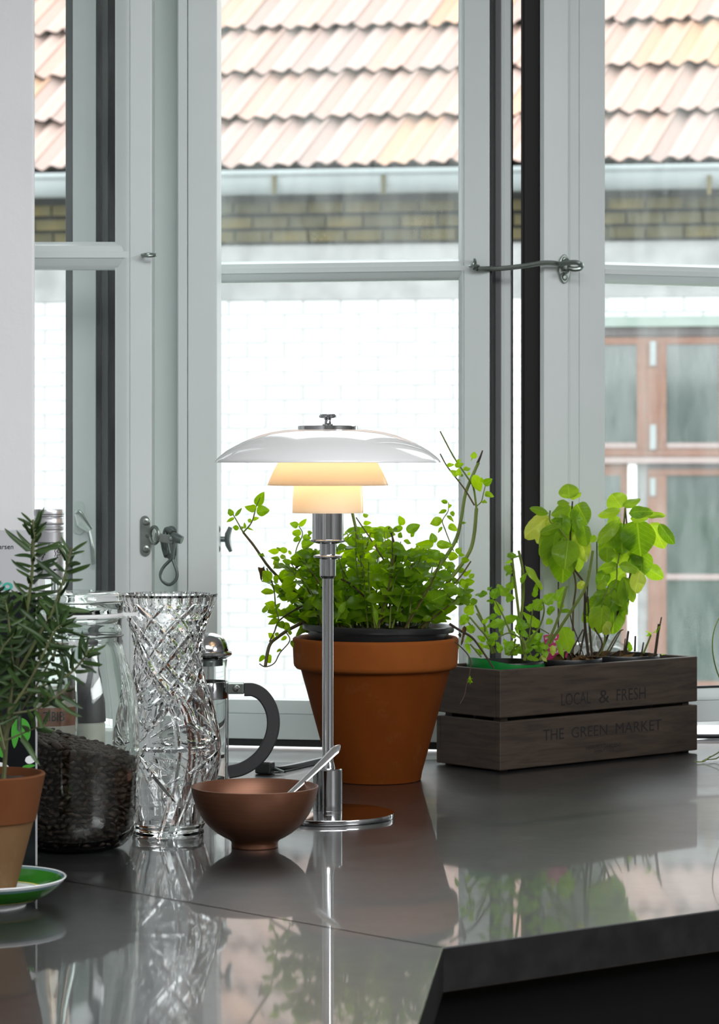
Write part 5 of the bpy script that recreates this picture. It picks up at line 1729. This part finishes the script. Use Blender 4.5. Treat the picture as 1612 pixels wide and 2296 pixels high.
def vase_cut(th, py):
    """depth (px) of the cutting at angle th (radians, 0 = towards the viewer) and photo row py"""
    s = th / (2 * PI)
    dpt = 0.0
    if py < 1356:                                     # rim: flat vertical facets
        f = (s * 26) % 1.0
        dpt = max(dpt, 3.4 * (1 - (2 * f - 1) ** 2) * min(1, (1360 - py) / 14))
    if py < 1375 and py > 1338:                       # lozenges below the rim
        f = ((s * 26) % 1.0) - .5
        dpt = max(dpt, 3.8 * vee(f, .42) * vee((py - 1357) / 18, 1))
    if 1350 < py < 1575:                              # crossing diagonal cuts
        q = (py - 1350) / 225.0
        for sg in (1, -1):
            a = (s * 9 + sg * q * 3.4) % 1.0 - .5
            dpt = max(dpt, 4.0 * vee(a, .14) * (1 if q < .9 else (1 - q) * 10))
            a2 = (s * 27 + sg * q * 10.2) % 1.0 - .5
            if (int(s * 9 + q * 3.4) + int(s * 9 - q * 3.4 + 9)) % 2:
                dpt = max(dpt, 1.1 * vee(a2, .2) * vee(q - .5, .5))
    if py > 1385:                                     # sweeping S-shaped bands, three around
        c = (s_curve(py) + .35) / (2 * PI)
        for k in range(3):
            x = (s - c - k / 3 + .5) % 1.0 - .5
            dpt = max(dpt, 5.5 * vee(x, .024))
            dpt = max(dpt, 2.2 * vee(abs(x) - .034, .008))
    if 1520 < py < 1846:                              # fans of long cuts
        for k in range(3):
            for (cs, cy, n, sp_) in ((k / 3 - .04, 1668, 21, 1.0),):
                dx = ((s - cs + .5) % 1.0 - .5) * 2 * PI * 112
                dy = (py - cy)
                rr = math.hypot(dx, dy)
                if rr < 175:
                    an = (math.atan2(dy, dx) / (2 * PI)) * n
                    i = int(math.floor(an + .5))
                    f = an - i
                    w = f * 2 * PI * rr / n
                    mx_ = (170 if i % 3 == 0 else 120 if i % 3 == 1 else 90)
                    st_ = 18 if i % 3 == 0 else 40
                    if st_ < rr < mx_:
                        wid = (7.5 if i % 3 == 0 else 3.2) * math.sin(PI * (rr - st_) / (mx_ - st_)) ** .6
                        if wid > .3: dpt = max(dpt, (4.2 if i % 3 == 0 else 1.7) * min(1, wid / 4) * vee(w, wid))
    return dpt


mb = MB()
nth, nz = 760, 400
vs, fs = [], []
ys = [1871 - (1871 - 1331) * i / nz for i in range(nz + 1)]
for y in ys:
    r0 = vrad(y)
    for k in range(nth):
        th = 2 * PI * k / nth
        rr = (r0 - vase_cut((th + .35) % (2 * PI), y)) * VS
        vs.append(VB + Vector((math.sin(th) * rr, -math.cos(th) * rr, (1871 - y) * VS)))
for i in range(nz):
    for k in range(nth):
        k2 = (k + 1) % nth
        fs.append((i * nth + k, i * nth + k2, (i + 1) * nth + k2, (i + 1) * nth + k))
base = len(vs)
iy = [1331.5, 1336, 1360, 1400, 1440, 1480, 1520, 1560, 1600, 1640, 1680, 1720, 1760, 1800, 1832, 1842]
ni = nth
for q, y in enumerate(iy):
    r0 = (vrad(y) - 15) if q else vrad(1331) - 12
    for k in range(nth):
        th = 2 * PI * k / nth
        vs.append(VB + Vector((math.sin(th) * r0 * VS, -math.cos(th) * r0 * VS, (1871 - y) * VS)))
prev = nz * nth
for q in range(len(iy)):
    cur = base + q * nth
    for k in range(nth):
        k2 = (k + 1) % nth
        fs.append((prev + k, prev + k2, cur + k2, cur + k))
    prev = cur
vs.append(VB + Z_ * (1871 - 1847) * VS)
for k in range(nth): fs.append((prev + k, prev + (k + 1) % nth, len(vs) - 1))
vs.append(VB + Z_ * .0006)
for k in range(nth): fs.append(((k + 1) % nth, k, len(vs) - 1))
mb.add(vs, fs)
vase = tag(mb.build('crystal_vase', M['crystal'], None, smooth=True, angle=14, recalc=False), 'tall waisted cut crystal vase between the coffee jar and the bowl', 'vase')

# ------------------------------------------------------------------ swing-top jar with coffee beans
JD = cdep(1901)
JS = JD / FPX
JB = C(165, 1901)
jz = lambda y: (1901 - y) * JS
jp = lambda prs: [(r * JS, jz(y)) for r, y in prs]
jar = thing('swing_top_jar', JB, 'large glass swing-top jar half full of coffee beans', 'jar')
jo = [(0, 1893), (60, 1896), (84, 1901), (95, 1900), (112, 1893), (128, 1878), (139, 1858), (144, 1835), (146.5, 1800), (147, 1700), (147, 1620), (143, 1570), (135, 1530), (124, 1495), (115, 1468), (111, 1448), (110, 1436), (108, 1434), (108, 1390), (111, 1386), (111, 1382)]
ji = [(102, 1382), (101, 1440), (106, 1462), (116, 1498), (127, 1535), (135, 1575), (139.5, 1622), (139.5, 1800), (137, 1835), (132, 1853), (121, 1869), (106, 1879), (84, 1882), (0, 1881)]
MB().lathe(jp(jo + ji), JB, 96).build('jar_body', M['jar'], jar, angle=60)
M['gasket_white'] = pmat('white_rubber_ring', (0.72, 0.72, 0.71), 0.5)
gk = MB().lathe(jp([(100, 1381.6), (113, 1381.6), (114, 1378), (113, 1373.5), (100, 1373.5)]), JB, 72, close=True)
gk.box(JB + X_ * 128 * JS + Z_ * jz(1377), (17 * JS, 11 * JS, 3.4 * JS))
gk.build('rubber_ring', M['gasket_white'], jar, angle=40)
MB().lathe(jp([(0, 1362), (92, 1364), (100, 1373), (109, 1373), (111, 1368), (111, 1352), (108, 1348), (107.5, 1336), (106, 1330), (100, 1327), (0, 1330)]), JB, 96).build('lid', M['jar'], jar, angle=60)
for yy, rr in ((1347, 110.5), (1424, 110.5)):
    MB().tube(ring_pts(JB + Z_ * jz(yy), rr * JS, X_, Y_, 72), 1.9 * JS, 8, closed=True).build('wire_ring', M['steel'], jar)
a_ = math.radians(-100)
fx = Vector((math.cos(a_), math.sin(a_), 0))
fs_ = Vector((-fx.y, fx.x, 0))
for sg in (-1, 1):
    MB().tube([JB + fx * 113 * JS + fs_ * sg * 9 * JS + Z_ * jz(1347), JB + fx * 119 * JS + fs_ * sg * 9 * JS + Z_ * jz(1390), JB + fx * 117 * JS + fs_ * sg * 8 * JS + Z_ * jz(1424)], 1.7 * JS, 8).build('bail_wire', M['steel'], jar)
MB().tube(crv([JB + fx * 117 * JS + fs_ * -9 * JS + Z_ * jz(1424), JB + fx * 121 * JS + fs_ * -9 * JS + Z_ * jz(1470), JB + fx * 122 * JS + Z_ * jz(1480), JB + fx * 121 * JS + fs_ * 9 * JS + Z_ * jz(1470), JB + fx * 117 * JS + fs_ * 9 * JS + Z_ * jz(1424)], 5), 1.7 * JS, 8).build('bail_lever', M['steel'], jar)

M['bean'] = rand_mat('roasted_bean', (0.016, 0.009, 0.006), (0.034, 0.019, 0.012), 0.55, (0.055, 0.031, 0.02), ns=30, amt=0.25, spec=0.3)


def bean_mesh():
    mb = MB()
    n, k = 10, 8
    vs = []
    for i in range(k + 1):
        t = PI * i / k
        for j in range(n):
            a = 2 * PI * j / n
            x = math.cos(t)
            y = math.sin(t) * math.cos(a)
            z = math.sin(t) * math.sin(a)
            if z < 0:
                z *= .35
                if abs(y) < .25: z += .16
            vs.append((x * .0063, y * .0046, z * .004))
    fs = [(i * n + j, i * n + (j + 1) % n, (i + 1) * n + (j + 1) % n, (i + 1) * n + j) for i in range(k) for j in range(n)]
    me = bpy.data.meshes.new('coffee_bean')
    me.from_pydata(vs, [], fs)
    me.materials.append(M['bean'])
    me.shade_smooth()
    return me


BM = bean_mesh()
prof_in = [(139.5, 1622), (139.5, 1800), (137, 1835), (132, 1853), (121, 1869), (106, 1879)]


def j_in(y):
    if y < 1622: return 138
    for (ra, ya), (rb, yb) in zip(prof_in, prof_in[1:]):
        if ya <= y <= yb: return ra + (rb - ra) * (y - ya) / (yb - ya)
    return 100


def bean_top(x):      # surface of the beans, sloping down to the right
    return 1668 + (x - 165) * .24


RB = random.Random(8)
spots = []
# hex-like packing on the inside of the front wall
arc = 15.5
yy = 1874
rowi = 0
while yy > 1600:
    rin = j_in(yy) - 8
    nstep = int(PI * rin / arc)
    for i in range(nstep + 1):
        th = -PI / 2 + PI * (i + (.5 if rowi % 2 else 0)) / nstep + RB.uniform(-.02, .02)
        x = 165 + rin * math.sin(th)
        if yy < bean_top(x) - 3: continue
        if x < 60: continue
        spots.append((JB + Vector((math.sin(th) * rin * JS, -math.cos(th) * rin * JS, jz(yy + RB.uniform(-2.5, 2.5)))), x, 0))
    yy -= 12.5
    rowi += 1
# top surface
top_spots = []
for i in range(-8, 9):
    for j in range(-8, 9):
        x = i * 15.5 + (j % 2) * 7.5 + RB.uniform(-2, 2); y = j * 14 + RB.uniform(-2, 2)
        if math.hypot(x, y) > 128: continue
        top_spots.append((JB + Vector((x * JS, y * JS, jz(bean_top(165 + x) + RB.uniform(-3, 2)))), 165 + x, 1))
allb = [s_ for s_ in spots if s_[1] > 75] + [s_ for s_ in top_spots if s_[1] > 75]
rest_b = [s_ for s_ in spots if s_[1] <= 75] + [s_ for s_ in top_spots if s_[1] <= 75]
RB.shuffle(allb)


def bean_matrix(p):
    e = Matrix.Rotation(RB.uniform(0, 6.28), 4, 'Z') @ Matrix.Rotation(RB.uniform(-.9, .9), 4, 'X') @ Matrix.Rotation(RB.uniform(-.6, .6), 4, 'Y') @ Matrix.Rotation(RB.choice((0, 0, PI)), 4, 'X')
    return Matrix.Translation(p) @ e @ Matrix.Scale(RB.uniform(.88, 1.08), 4)


LAB_B = 'roasted brown coffee bean in the heap inside the swing-top jar'
mass = MB()
for k, (p, x, tp) in enumerate(allb):
    if k < 298:
        o = bpy.data.objects.new('coffee_bean', BM)
        o.matrix_local = bean_matrix(p)
        COL.objects.link(o)
        tag(o, LAB_B, 'coffee bean', 'coffee beans in the jar')
    else:
        rest_b.append((p, x, tp))
for (p, x, tp) in rest_b:
    mt4 = bean_matrix(p)
    mass.add([mt4 @ v.co for v in BM.vertices], [tuple(q.vertices) for q in BM.polygons])
# body of the heap behind the outermost beans
core = [(0, 1876), (85, 1874), (104, 1866), (116, 1850), (121, 1830), (122, 1700)]
b0 = len(mass.v)
mass.lathe(jp(core + [(122, 1690), (60, 1682), (0, 1680)]), JB, 48)
for i in range(b0, len(mass.v)):
    v = mass.v[i]
    px_ = 165 + (v[0] - JB.x) / JS
    zt = JB.z + jz(bean_top(px_) + 9)
    if v[2] > JB.z + jz(1705): mass.v[i] = (v[0], v[1], zt)
tag(mass.build('coffee_beans', M['bean'], None, angle=80), 'dense mass of roasted coffee beans filling the lower swing-top jar', 'coffee beans', kind='stuff')

# ------------------------------------------------------------------ bottle and grinder behind the jar
QB = Vector((P(110, 0, 3.34).x, 3.34, TOP))
QS = 3.34 / FPX
q0 = HORY + K / 3.34
qz = lambda y: (q0 - y) * QS
qp = lambda prs: [(r * QS, qz(y)) for r, y in prs]
bot = thing('spirits_bottle', QB, 'glass bottle with long grey metal screw cap behind the coffee jar', 'bottle')
M['amber'] = glass_mat('amber_glass', (0.55, 0.24, 0.05), 0.0, 1.45)
MB().lathe(qp([(0, q0 - 3), (56, q0), (64, q0 - 8), (66, q0 - 30), (66, 1570), (64, 1530), (58, 1490), (48, 1452), (37, 1410), (31, 1370), (30, 1160), (27, 1160)]) +
           qp([(24, 1160), (24, 1370), (31, 1410), (42, 1452), (52, 1492), (59, 1535), (60, 1570), (60, q0 - 30), (52, q0 - 16), (0, q0 - 18)]), QB, 64).build('bottle_glass', M['clear'], bot, angle=60)
MB().lathe(qp([(0, q0 - 19), (51, q0 - 17), (59.3, q0 - 31), (59.3, 1570), (58.4, 1538), (0, 1536)]), QB, 48).build('liquor', pmat('amber_liquor', (0.16, 0.045, 0.006), 0.05), bot)
M['label_paper'] = pmat('cream_label', (0.62, 0.58, 0.5), 0.8, noise_scale=20, col2=(0.52, 0.48, 0.42))
M['label_red'] = pmat('red_label_band', (0.22, 0.06, 0.03), 0.7, noise_scale=30, col2=(0.35, 0.16, 0.09))
lab = MB().lathe(qp([(66.6, 1800), (66.6, 1560)]), QB, 24, a0=-PI * .95, a1=-PI * .12).build('label', M['label_paper'], bot)
MB().lathe(qp([(66.9, 1618), (66.9, 1575)]), QB, 24, a0=-PI * .95, a1=-PI * .12).build('label_band', M['label_red'], lab)
lettering('lettering', 'DI ZIBIB', QB + Vector((-44 * QS, -67.4 * QS, qz(1606))), X_ * 84 * QS, Z_ * 22 * QS, M['print_black'], lab, n=-Y_)
capp = [(29, 1297), (33, 1294), (33.2, 1222), (32, 1220.5), (32, 1217), (33.2, 1215), (33.4, 1193), (31.6, 1191), (31.6, 1188), (33, 1186), (33.2, 1180), (31.4, 1178), (31.4, 1176.5), (33.6, 1174), (34, 1170), (33, 1166.5),
        (33, 1161), (31.6, 1159), (33.2, 1157), (33.2, 1154), (34, 1152.5), (34.2, 1146), (33, 1142.5), (30, 1141.5), (0, 1141.5)]
cap = MB().lathe(qp(capp), QB, 64).build('screw_cap', M['alu_cap'], bot, angle=25, label='brushed grey metal screw cap')


def on_cap(px, py, r=33.7):
    x = (px - 110)
    y = -math.sqrt(max(1, r * r - x * x))
    return QB + Vector((x * QS, y * QS, qz(py)))


MB().tube(crv([on_cap(x, y) for x, y in ((97, 1254), (99, 1246), (101, 1250), (102, 1240), (105, 1244), (105, 1235), (108, 1238), (108, 1230), (112, 1228), (113, 1219), (116, 1217), (115, 1223), (111, 1228), (98, 1255))], 4), .55 * QS, 5).build('signature', M['print_black'], cap)
MB().tube(crv([on_cap(x, y) for x, y in ((126, 1247), (128, 1240), (126, 1234), (130, 1229), (134, 1231), (131, 1236), (136, 1238), (138, 1229), (135, 1225), (139, 1224), (137, 1242), (131, 1244), (133, 1250))], 4), .6 * QS, 5).build('flower_print', M['print_black'], cap)
lettering('lettering', 'MPORT', on_cap(124, 1279, 34.5), on_cap(140, 1279, 34.5) - on_cap(124, 1279, 34.5), Z_ * 5 * QS, M['print_black'], cap)
GB = Vector((P(206, 0, 3.44).x, 3.44, TOP))
gri = thing('spice_grinder', GB, 'spice grinder with dark grey top and pale body behind the coffee jar', 'grinder')
MB().lathe([(0, 0), (.024, 0), (.0255, .002), (.0255, .118), (.023, .122), (0, .122)], GB, 40).build('grinder_body', pmat('pale_salt_body', (0.55, 0.56, 0.48), 0.5, noise_scale=30, col2=(0.45, 0.46, 0.40)), gri, angle=40)
MB().lathe([(0, .1225), (.0265, .1225), (.0268, .15), (.022, .175), (.016, .19), (.008, .197), (0, .198)], GB, 40).build('grinder_top', pmat('dark_grey_plastic', (0.05, 0.05, 0.055), 0.5), gri, angle=40)

# ------------------------------------------------------------------ French press
FD_ = cdep(1778)
FS = FD_ / FPX
FB_ = C(466, 1778)
fz = lambda y: (1778 - y) * FS
fp = lambda prs: [(r * FS, fz(y)) for r, y in prs]
press = thing('french_press', FB_, 'small chrome French press with black D-shaped handle behind the crystal vase', 'coffee press')
MB().lathe(fp([(0, 1770), (38, 1770), (41, 1766), (42, 1758), (42, 1500), (43.5, 1482), (44, 1478), (42.5, 1478), (41, 1484), (39.8, 1500), (39.8, 1758), (38, 1764), (0, 1766)]), FB_, 64).build('glass_beaker', M['clear'], press, angle=60)
lid = MB().lathe(fp([(0, 1476), (42, 1476), (46, 1473), (51, 1470.5), (54.5, 1467), (54.5, 1463), (52, 1460), (47, 1459), (46.5, 1454), (44, 1445), (38, 1433), (28, 1424), (15, 1419.5), (0, 1418)]), FB_, 64).build('dome_lid', M['chrome'], press, angle=30)
MB().lathe(fp([(0, 1476), (34, 1476), (34, 1492), (0, 1492)]), FB_, 40).build('strainer_collar', M['steel_dark'], lid, angle=30)
MB().tube([FB_ + Z_ * fz(1476), FB_ + Z_ * fz(1690)], 2.6 * FS, 8).build('plunger_rod', M['chrome'], lid)
MB().lathe(fp([(0, 1690), (38, 1690), (38, 1698), (0, 1698)]), FB_, 40).build('plunger_filter', M['steel'], lid, angle=30)
MB().lathe(fp([(43, 1566), (45, 1565), (45, 1529), (46, 1527), (43, 1527)]), FB_, 64, close=True).build('frame_band', M['chrome'], press, angle=30)
MB().lathe(fp([(42.5, 1762), (44.5, 1761), (44.5, 1746), (42.5, 1746)]), FB_, 64, close=True).build('frame_band', M['chrome'], press, angle=30)
for k, an in enumerate((0.0, PI / 2, PI, -PI / 2)):
    dr = Vector((math.cos(an), math.sin(an), 0)); tg_ = Vector((-dr.y, dr.x, 0))
    MB().box(FB_ + dr * 45 * FS + Z_ * (fz(1778) + fz(1530)) / 2, (1.6 * FS, 6 * FS, (1778 - 1530) / 2 * FS), (dr, tg_, Z_)).build('frame_leg', M['chrome'], press, bevel=0.0004)
MB().box(FB_ + X_ * 63 * FS + Z_ * fz(1543), (19 * FS, 7 * FS, 13 * FS)).build('handle_bracket', M['steel'], press, bevel=0.002)
MB().lathe([(0, .004), (6 * FS, .0035), (8.5 * FS, .001), (8.5 * FS, 0)], FB_ + X_ * 64 * FS - Y_ * 7 * FS + Z_ * fz(1543), 20, axis=(X_, Z_, -Y_)).build('bracket_screw', M['chrome'], press)
hp_ = [(548, 1546), (568, 1547), (588, 1558), (604, 1580), (612, 1606), (612, 1634), (604, 1662), (588, 1690), (566, 1711), (540, 1725), (512, 1731)]
hc = crv([FB_ + X_ * (x - 466) * FS + Z_ * fz(y) for x, y in hp_], 6)
vs, fs = [], []
for i, p in enumerate(hc):
    a = hc[max(0, i - 1)]; b = hc[min(len(hc) - 1, i + 1)]
    t = (b - a).normalized()
    s_ = Y_
    n_ = t.cross(s_).normalized()
    hw, hh = 8.5 * FS, 14.5 * FS
    ch = 3 * FS
    for (x, y) in ((-hh + ch, -hw), (hh - ch, -hw), (hh, -hw + ch), (hh, hw - ch), (hh - ch, hw), (-hh + ch, hw), (-hh, hw - ch), (-hh, -hw + ch)):
        vs.append(p + n_ * x + s_ * y)
k = len(hc)
fs = [(i * 8 + j, i * 8 + (j + 1) % 8, (i + 1) * 8 + (j + 1) % 8, (i + 1) * 8 + j) for i in range(k - 1) for j in range(8)] + [tuple(range(7, -1, -1)), tuple(range((k - 1) * 8, k * 8))]
MB().add(vs, fs).build('handle', M['black_soft'], press, angle=30)

# ------------------------------------------------------------------ book standing at the left edge
KD = cdep(1945)
kx1 = P(79, 0, KD).x
KT = P(0, 1189, KD).z
KW = 0.235
bk = thing('cookbook', (kx1 - KW / 2, KD, TOP), 'upright book with grey and dark photographic cover behind the rosemary', 'book')
M['cover_grey'] = pmat('grey_cover', (0.44, 0.44, 0.455), 0.55)
M['cover_dark'] = pmat('dark_cover_photo', (0.004, 0.005, 0.006), 0.6, spec=0.15, noise_scale=14, col2=(0.014, 0.018, 0.018), lo=.5, hi=.8)
M['teal'] = pmat('teal_print', (0.05, 0.36, 0.28), 0.5)
zsplit = P(0, 1328, KD).z
cov = MB()
cov.box2((kx1 - KW, KD, zsplit), (kx1, KD + .0022, KT))
f1 = cov.build('front_cover', M['cover_grey'], bk, bevel=0.0004)
MB().box2((kx1 - KW, KD, TOP), (kx1, KD + .0022, zsplit - .0002)).build('cover_picture', M['cover_dark'], bk, bevel=0.0004)
MB().box2((kx1 - KW + .004, KD + .0025, TOP + .004), (kx1 - .005, KD + .0175, KT - .004)).build('page_block', pmat('paper_pages', (0.7, 0.7, 0.68), 0.9, noise_scale=200, col2=(0.6, 0.6, 0.58)), bk, smooth=False)
MB().box2((kx1 - KW, KD + .018, TOP), (kx1, KD + .020, KT)).build('back_cover', M['cover_grey'], bk, bevel=0.0004)
KS = KD / FPX
lettering('lettering', 'Larsen', P(-9, 1231, KD - .0002), X_ * 39 * KS, Z_ * 11 * KS, M['print_black'], f1, n=-Y_)
lettering('lettering', 'ko', P(-14, 1324, KD - .0002), X_ * 43 * KS, Z_ * 26 * KS, M['teal'], f1, n=-Y_)
lg = pmat('printed_leaf', (0.03, 0.24, 0.02), 0.4, noise_scale=40, col2=(0.10, 0.42, 0.05))
lgm = leaf_mesh('printed_leaf', lg, broad, 12, 2, 0, 0, 0)
for (x0, y0, x1, y1, w) in ((40, 1610, 62, 1662, 36), (36, 1612, 32, 1678, 18), (20, 1616, 34, 1606, 10), (-12, 1650, 10, 1700, 30), (50, 1720, 80, 1716, 8), (8, 1500, 30, 1480, 16), (-30, 1560, 0, 1540, 26)):
    put_leaf(lgm, P(x0, y0, KD - .0004), P(x1, y1, KD - .0004), w * KS, bk, (0, -1, 0), 'printed_leaf')
wl = leaf_mesh('printed_flower', M['white'], broad, 10, 2, 0, 0, 0)
put_leaf(wl, P(56, 1706, KD - .0004), P(82, 1700, KD - .0004), 18 * KS, bk, (0, -1, 0), 'printed_flower')
put_leaf(wl, P(-20, 1722, KD - .0004), P(22, 1722, KD - .0004), 26 * KS, bk, (0, -1, 0), 'printed_flower')

# ------------------------------------------------------------------ rosemary on a saucer
RD = cdep(2030)
RS = RD / FPX
RBs = C(-25, 2030)
rz_ = lambda y: (2030 - y) * RS
rp = lambda prs: [(r * RS, rz_(y)) for r, y in prs]
m_, nt_, b_, out_ = new_mat('saucer_glaze')
tc_ = N(nt_, 'ShaderNodeTexCoord')
sx = N(nt_, 'ShaderNodeVectorMath', operation='MULTIPLY')
sx.inputs[1].default_value = (1, 1, 0)
nt_.links.new(tc_.outputs['Object'], sx.inputs[0])
ln = N(nt_, 'ShaderNodeVectorMath', operation='LENGTH')
nt_.links.new(sx.outputs[0], ln.inputs[0])
mr_ = N(nt_, 'ShaderNodeMapRange')
mr_.inputs['From Max'].default_value = 180 * RS
nt_.links.new(ln.outputs['Value'], mr_.inputs['Value'])
cr = N(nt_, 'ShaderNodeValToRGB')
cr.color_ramp.interpolation = 'CONSTANT'
el = cr.color_ramp.elements
stops = [(0, (.75, .76, .74)), (.62, (.05, .2, .04)), (.635, (.75, .76, .74)), (.65, (.62, .5, .03)), (.675, (.03, .17, .015)), (.90, (.12, .22, .22)), (.93, (.78, .79, .8))]
while len(el) < len(stops): el.new(.5)
for e, (p_, c_) in zip(el, stops): e.position = p_; e.color = (*c_, 1)
nt_.links.new(mr_.outputs[0], cr.inputs[0])
nt_.links.new(cr.outputs[0], b_.inputs['Base Color'])
b_.inputs['Roughness'].default_value = 0.15
M['saucer'] = m_
sauc = thing('saucer', RBs, 'white saucer with green and yellow rings under the rosemary pot', 'saucer')
MB().lathe(rp([(76, 2026), (104, 2018), (136, 2002), (158, 1985), (171, 1970), (173, 1967), (171.5, 1965.5), (168, 1967), (152, 1979), (125, 1993), (90, 2000), (0, 2001), (0, 2024)]), RBs, 96).build('dish', [M['saucer']], sauc, angle=60)
MB().lathe(rp([(82, 2023), (83, 2030), (76, 2030), (74, 2025)]), RBs, 72, close=True).build('foot_ring', M['white'], sauc, angle=40)
ros = thing('potted_rosemary', RBs + Z_ * rz_(2001), 'dark green rosemary in a chalky terracotta pot at the left edge', 'plant')
yb = 2000.5
MB().lathe(rp([(0, yb), (57, yb), (59, yb - 2), (101, 1838), (101, 1836), (0, 1850)]), RBs, 72).build('pot_body', M['terra_pale'], ros, angle=30)
MB().lathe(rp([(99, 1840), (105, 1838), (106, 1834), (124.5, 1742), (126, 1736), (124, 1733), (118, 1733), (114, 1738), (108, 1775), (100, 1800)]), RBs, 72, close=True).build('pot_rim', M['terra_rim'], ros, angle=35)
soil_disc('soil', RBs + Z_ * rz_(1752), 110 * RS, ros, .005, 21)
RSTEMS = [([(8, 1748), (20, 1600), (45, 1450), (68, 1320), (75, 1225), (74, 1165)], .0026, .0014, 0, 1), ([(45, 1500), (90, 1420), (118, 1370), (145, 1290), (160, 1228)], .0018, .0012, -.02, 1), ([(40, 1560), (90, 1540), (150, 1515), (185, 1480), (197, 1458)], .0016, .0010, -.03, 1),
          ([(30, 1600), (80, 1590), (120, 1565), (150, 1545)], .0014, .0009, -.04, 1), ([(12, 1660), (-15, 1500), (-25, 1380), (-15, 1310)], .0018, .001, .02, 1), ([(10, 1660), (28, 1520), (20, 1400), (12, 1345)], .0018, .001, -.03, 1),
          ([(18, 1640), (60, 1480), (100, 1410), (140, 1378)], .0016, .001, .02, 1), ([(10, 1690), (-40, 1560), (-80, 1450)], .0016, .001, 0, .6), ([(15, 1640), (68, 1560), (108, 1490), (130, 1450)], .0014, .001, 0, 1),
          ([(14, 1620), (40, 1480), (62, 1410), (92, 1350)], .0016, .001, .03, 1), ([(14, 1660), (60, 1640), (100, 1625)], .0012, .0008, -.03, 1), ([(10, 1680), (-5, 1600), (-5, 1480), (30, 1420)], .0014, .001, -.05, 1),
          ([(18, 1600), (70, 1520), (120, 1420), (140, 1400)], .0014, .001, -.05, 1)]
total = 0
spare = MB()
for pts, r0, r1, dv, dens in RSTEMS:
    c = crv([P(x, y, RD + dv) for x, y in pts], 8)
    MB().tube(c, lerp_list(r0, r1, len(c)), 6).build('stem', M['rose_stem'], ros)
    L = sum((c[i + 1] - c[i]).length for i in range(len(c) - 1))
    n_ = int(L / .0088 * dens)
    for k in range(n_):
        t = .22 + .78 * (k + 1) / n_
        i = min(len(c) - 2, int(t * (len(c) - 1)))
        p = c[i]
        tdir = (c[i + 1] - c[i]).normalized()
        a = k * 2.4 + R.uniform(-.3, .3)
        o1 = tdir.orthogonal().normalized(); o2 = tdir.cross(o1)
        rad = o1 * math.cos(a) + o2 * math.sin(a)
        up_ = .35 + .9 * max(0, t - .75) * 3.2
        for sg in (1, -1):
            dr = (rad * sg + tdir * up_ + Vector((R.uniform(-.25, .25), R.uniform(-.2, .2), R.uniform(-.1, .25)))).normalized()
            ln_ = R.uniform(42, 88) * RS * (1 - .45 * max(0, t - .8) * 4)
            nr = (tdir - dr * tdir.dot(dr)) + Vector((0, -.2, .1))
            if total < 296:
                put_leaf(R.choice(ROSE), p, p + dr * ln_, R.uniform(6, 9) * RS, ros, nr)
                total += 1
            else:
                leaf_into(spare, R.choice(ROSE), p, p + dr * ln_, 7 * RS)
if spare.v: tag(spare.build('foliage', M['rosemary'], ros, recalc=False, angle=180), kind='stuff')

# ------------------------------------------------------------------ chives at the right edge
chd = cdep(1700)
chp = C(1700, 1712)
chv = thing('chive_plant', chp, 'thin arching chive blades at the right edge beside the crate', 'plant')
MB().lathe([(0, 0), (.035, 0), (.045, .07), (.047, .07), (.047, .082), (.043, .082), (.041, .066), (0, .066)], chp, 40).build('pot', M['terra'], chv, angle=35)
soil_disc('soil', chp + Z_ * .07, .041, chv, .004, 33)
ct = chp + Z_ * .07
for pts in ([P(1615, 1380, 4.0), P(1602, 1410, 3.98), P(1597, 1448, 3.97), P(1603, 1490, 3.97), P(1616, 1525, 3.98), P(1645, 1570, 4.0)],
            [P(1575, 1709, cdep(1709)) + Z_ * .002, P(1590, 1703, cdep(1708)) + Z_ * .003, P(1612, 1686, 4.0), P(1640, 1660, 4.0), ct + X_ * -.01],
            [P(1585, 1706, cdep(1709)) + Z_ * .002, P(1600, 1702, 4.0), P(1612, 1697, 4.0), P(1640, 1672, 4.0), ct + X_ * -.02],
            [P(1555, 1710, cdep(1712)) + Z_ * .0015, P(1577, 1709.5, cdep(1711)) + Z_ * .0015, P(1592, 1702, cdep(1708)) + Z_ * .004]):
    c = crv(pts, 6)
    MB().tube(c, lerp_list(.0009, .0012, len(c)), 6).build('blade', M['stem'], chv)
MB().tube(crv([P(1615, 1380, 4.0), P(1650, 1340, 4.0), P(1690, 1380, 4.0), P(1700, 1500, 4.0), ct], 6), .0012, 6).build('blade', M['stem'], chv)
for k in range(12):
    a = R.uniform(0, 6.28)
    t_ = ct + Vector((math.cos(a) * .03 + .03, math.sin(a) * .04, R.uniform(.10, .17)))
    MB().tube(crv([ct + Vector((math.cos(a) * .02, math.sin(a) * .02, 0)), (ct + t_) / 2 + Z_ * .03, t_], 5), lerp_list(.0013, .0005, 11), 5).build('blade', M['stem'], chv)
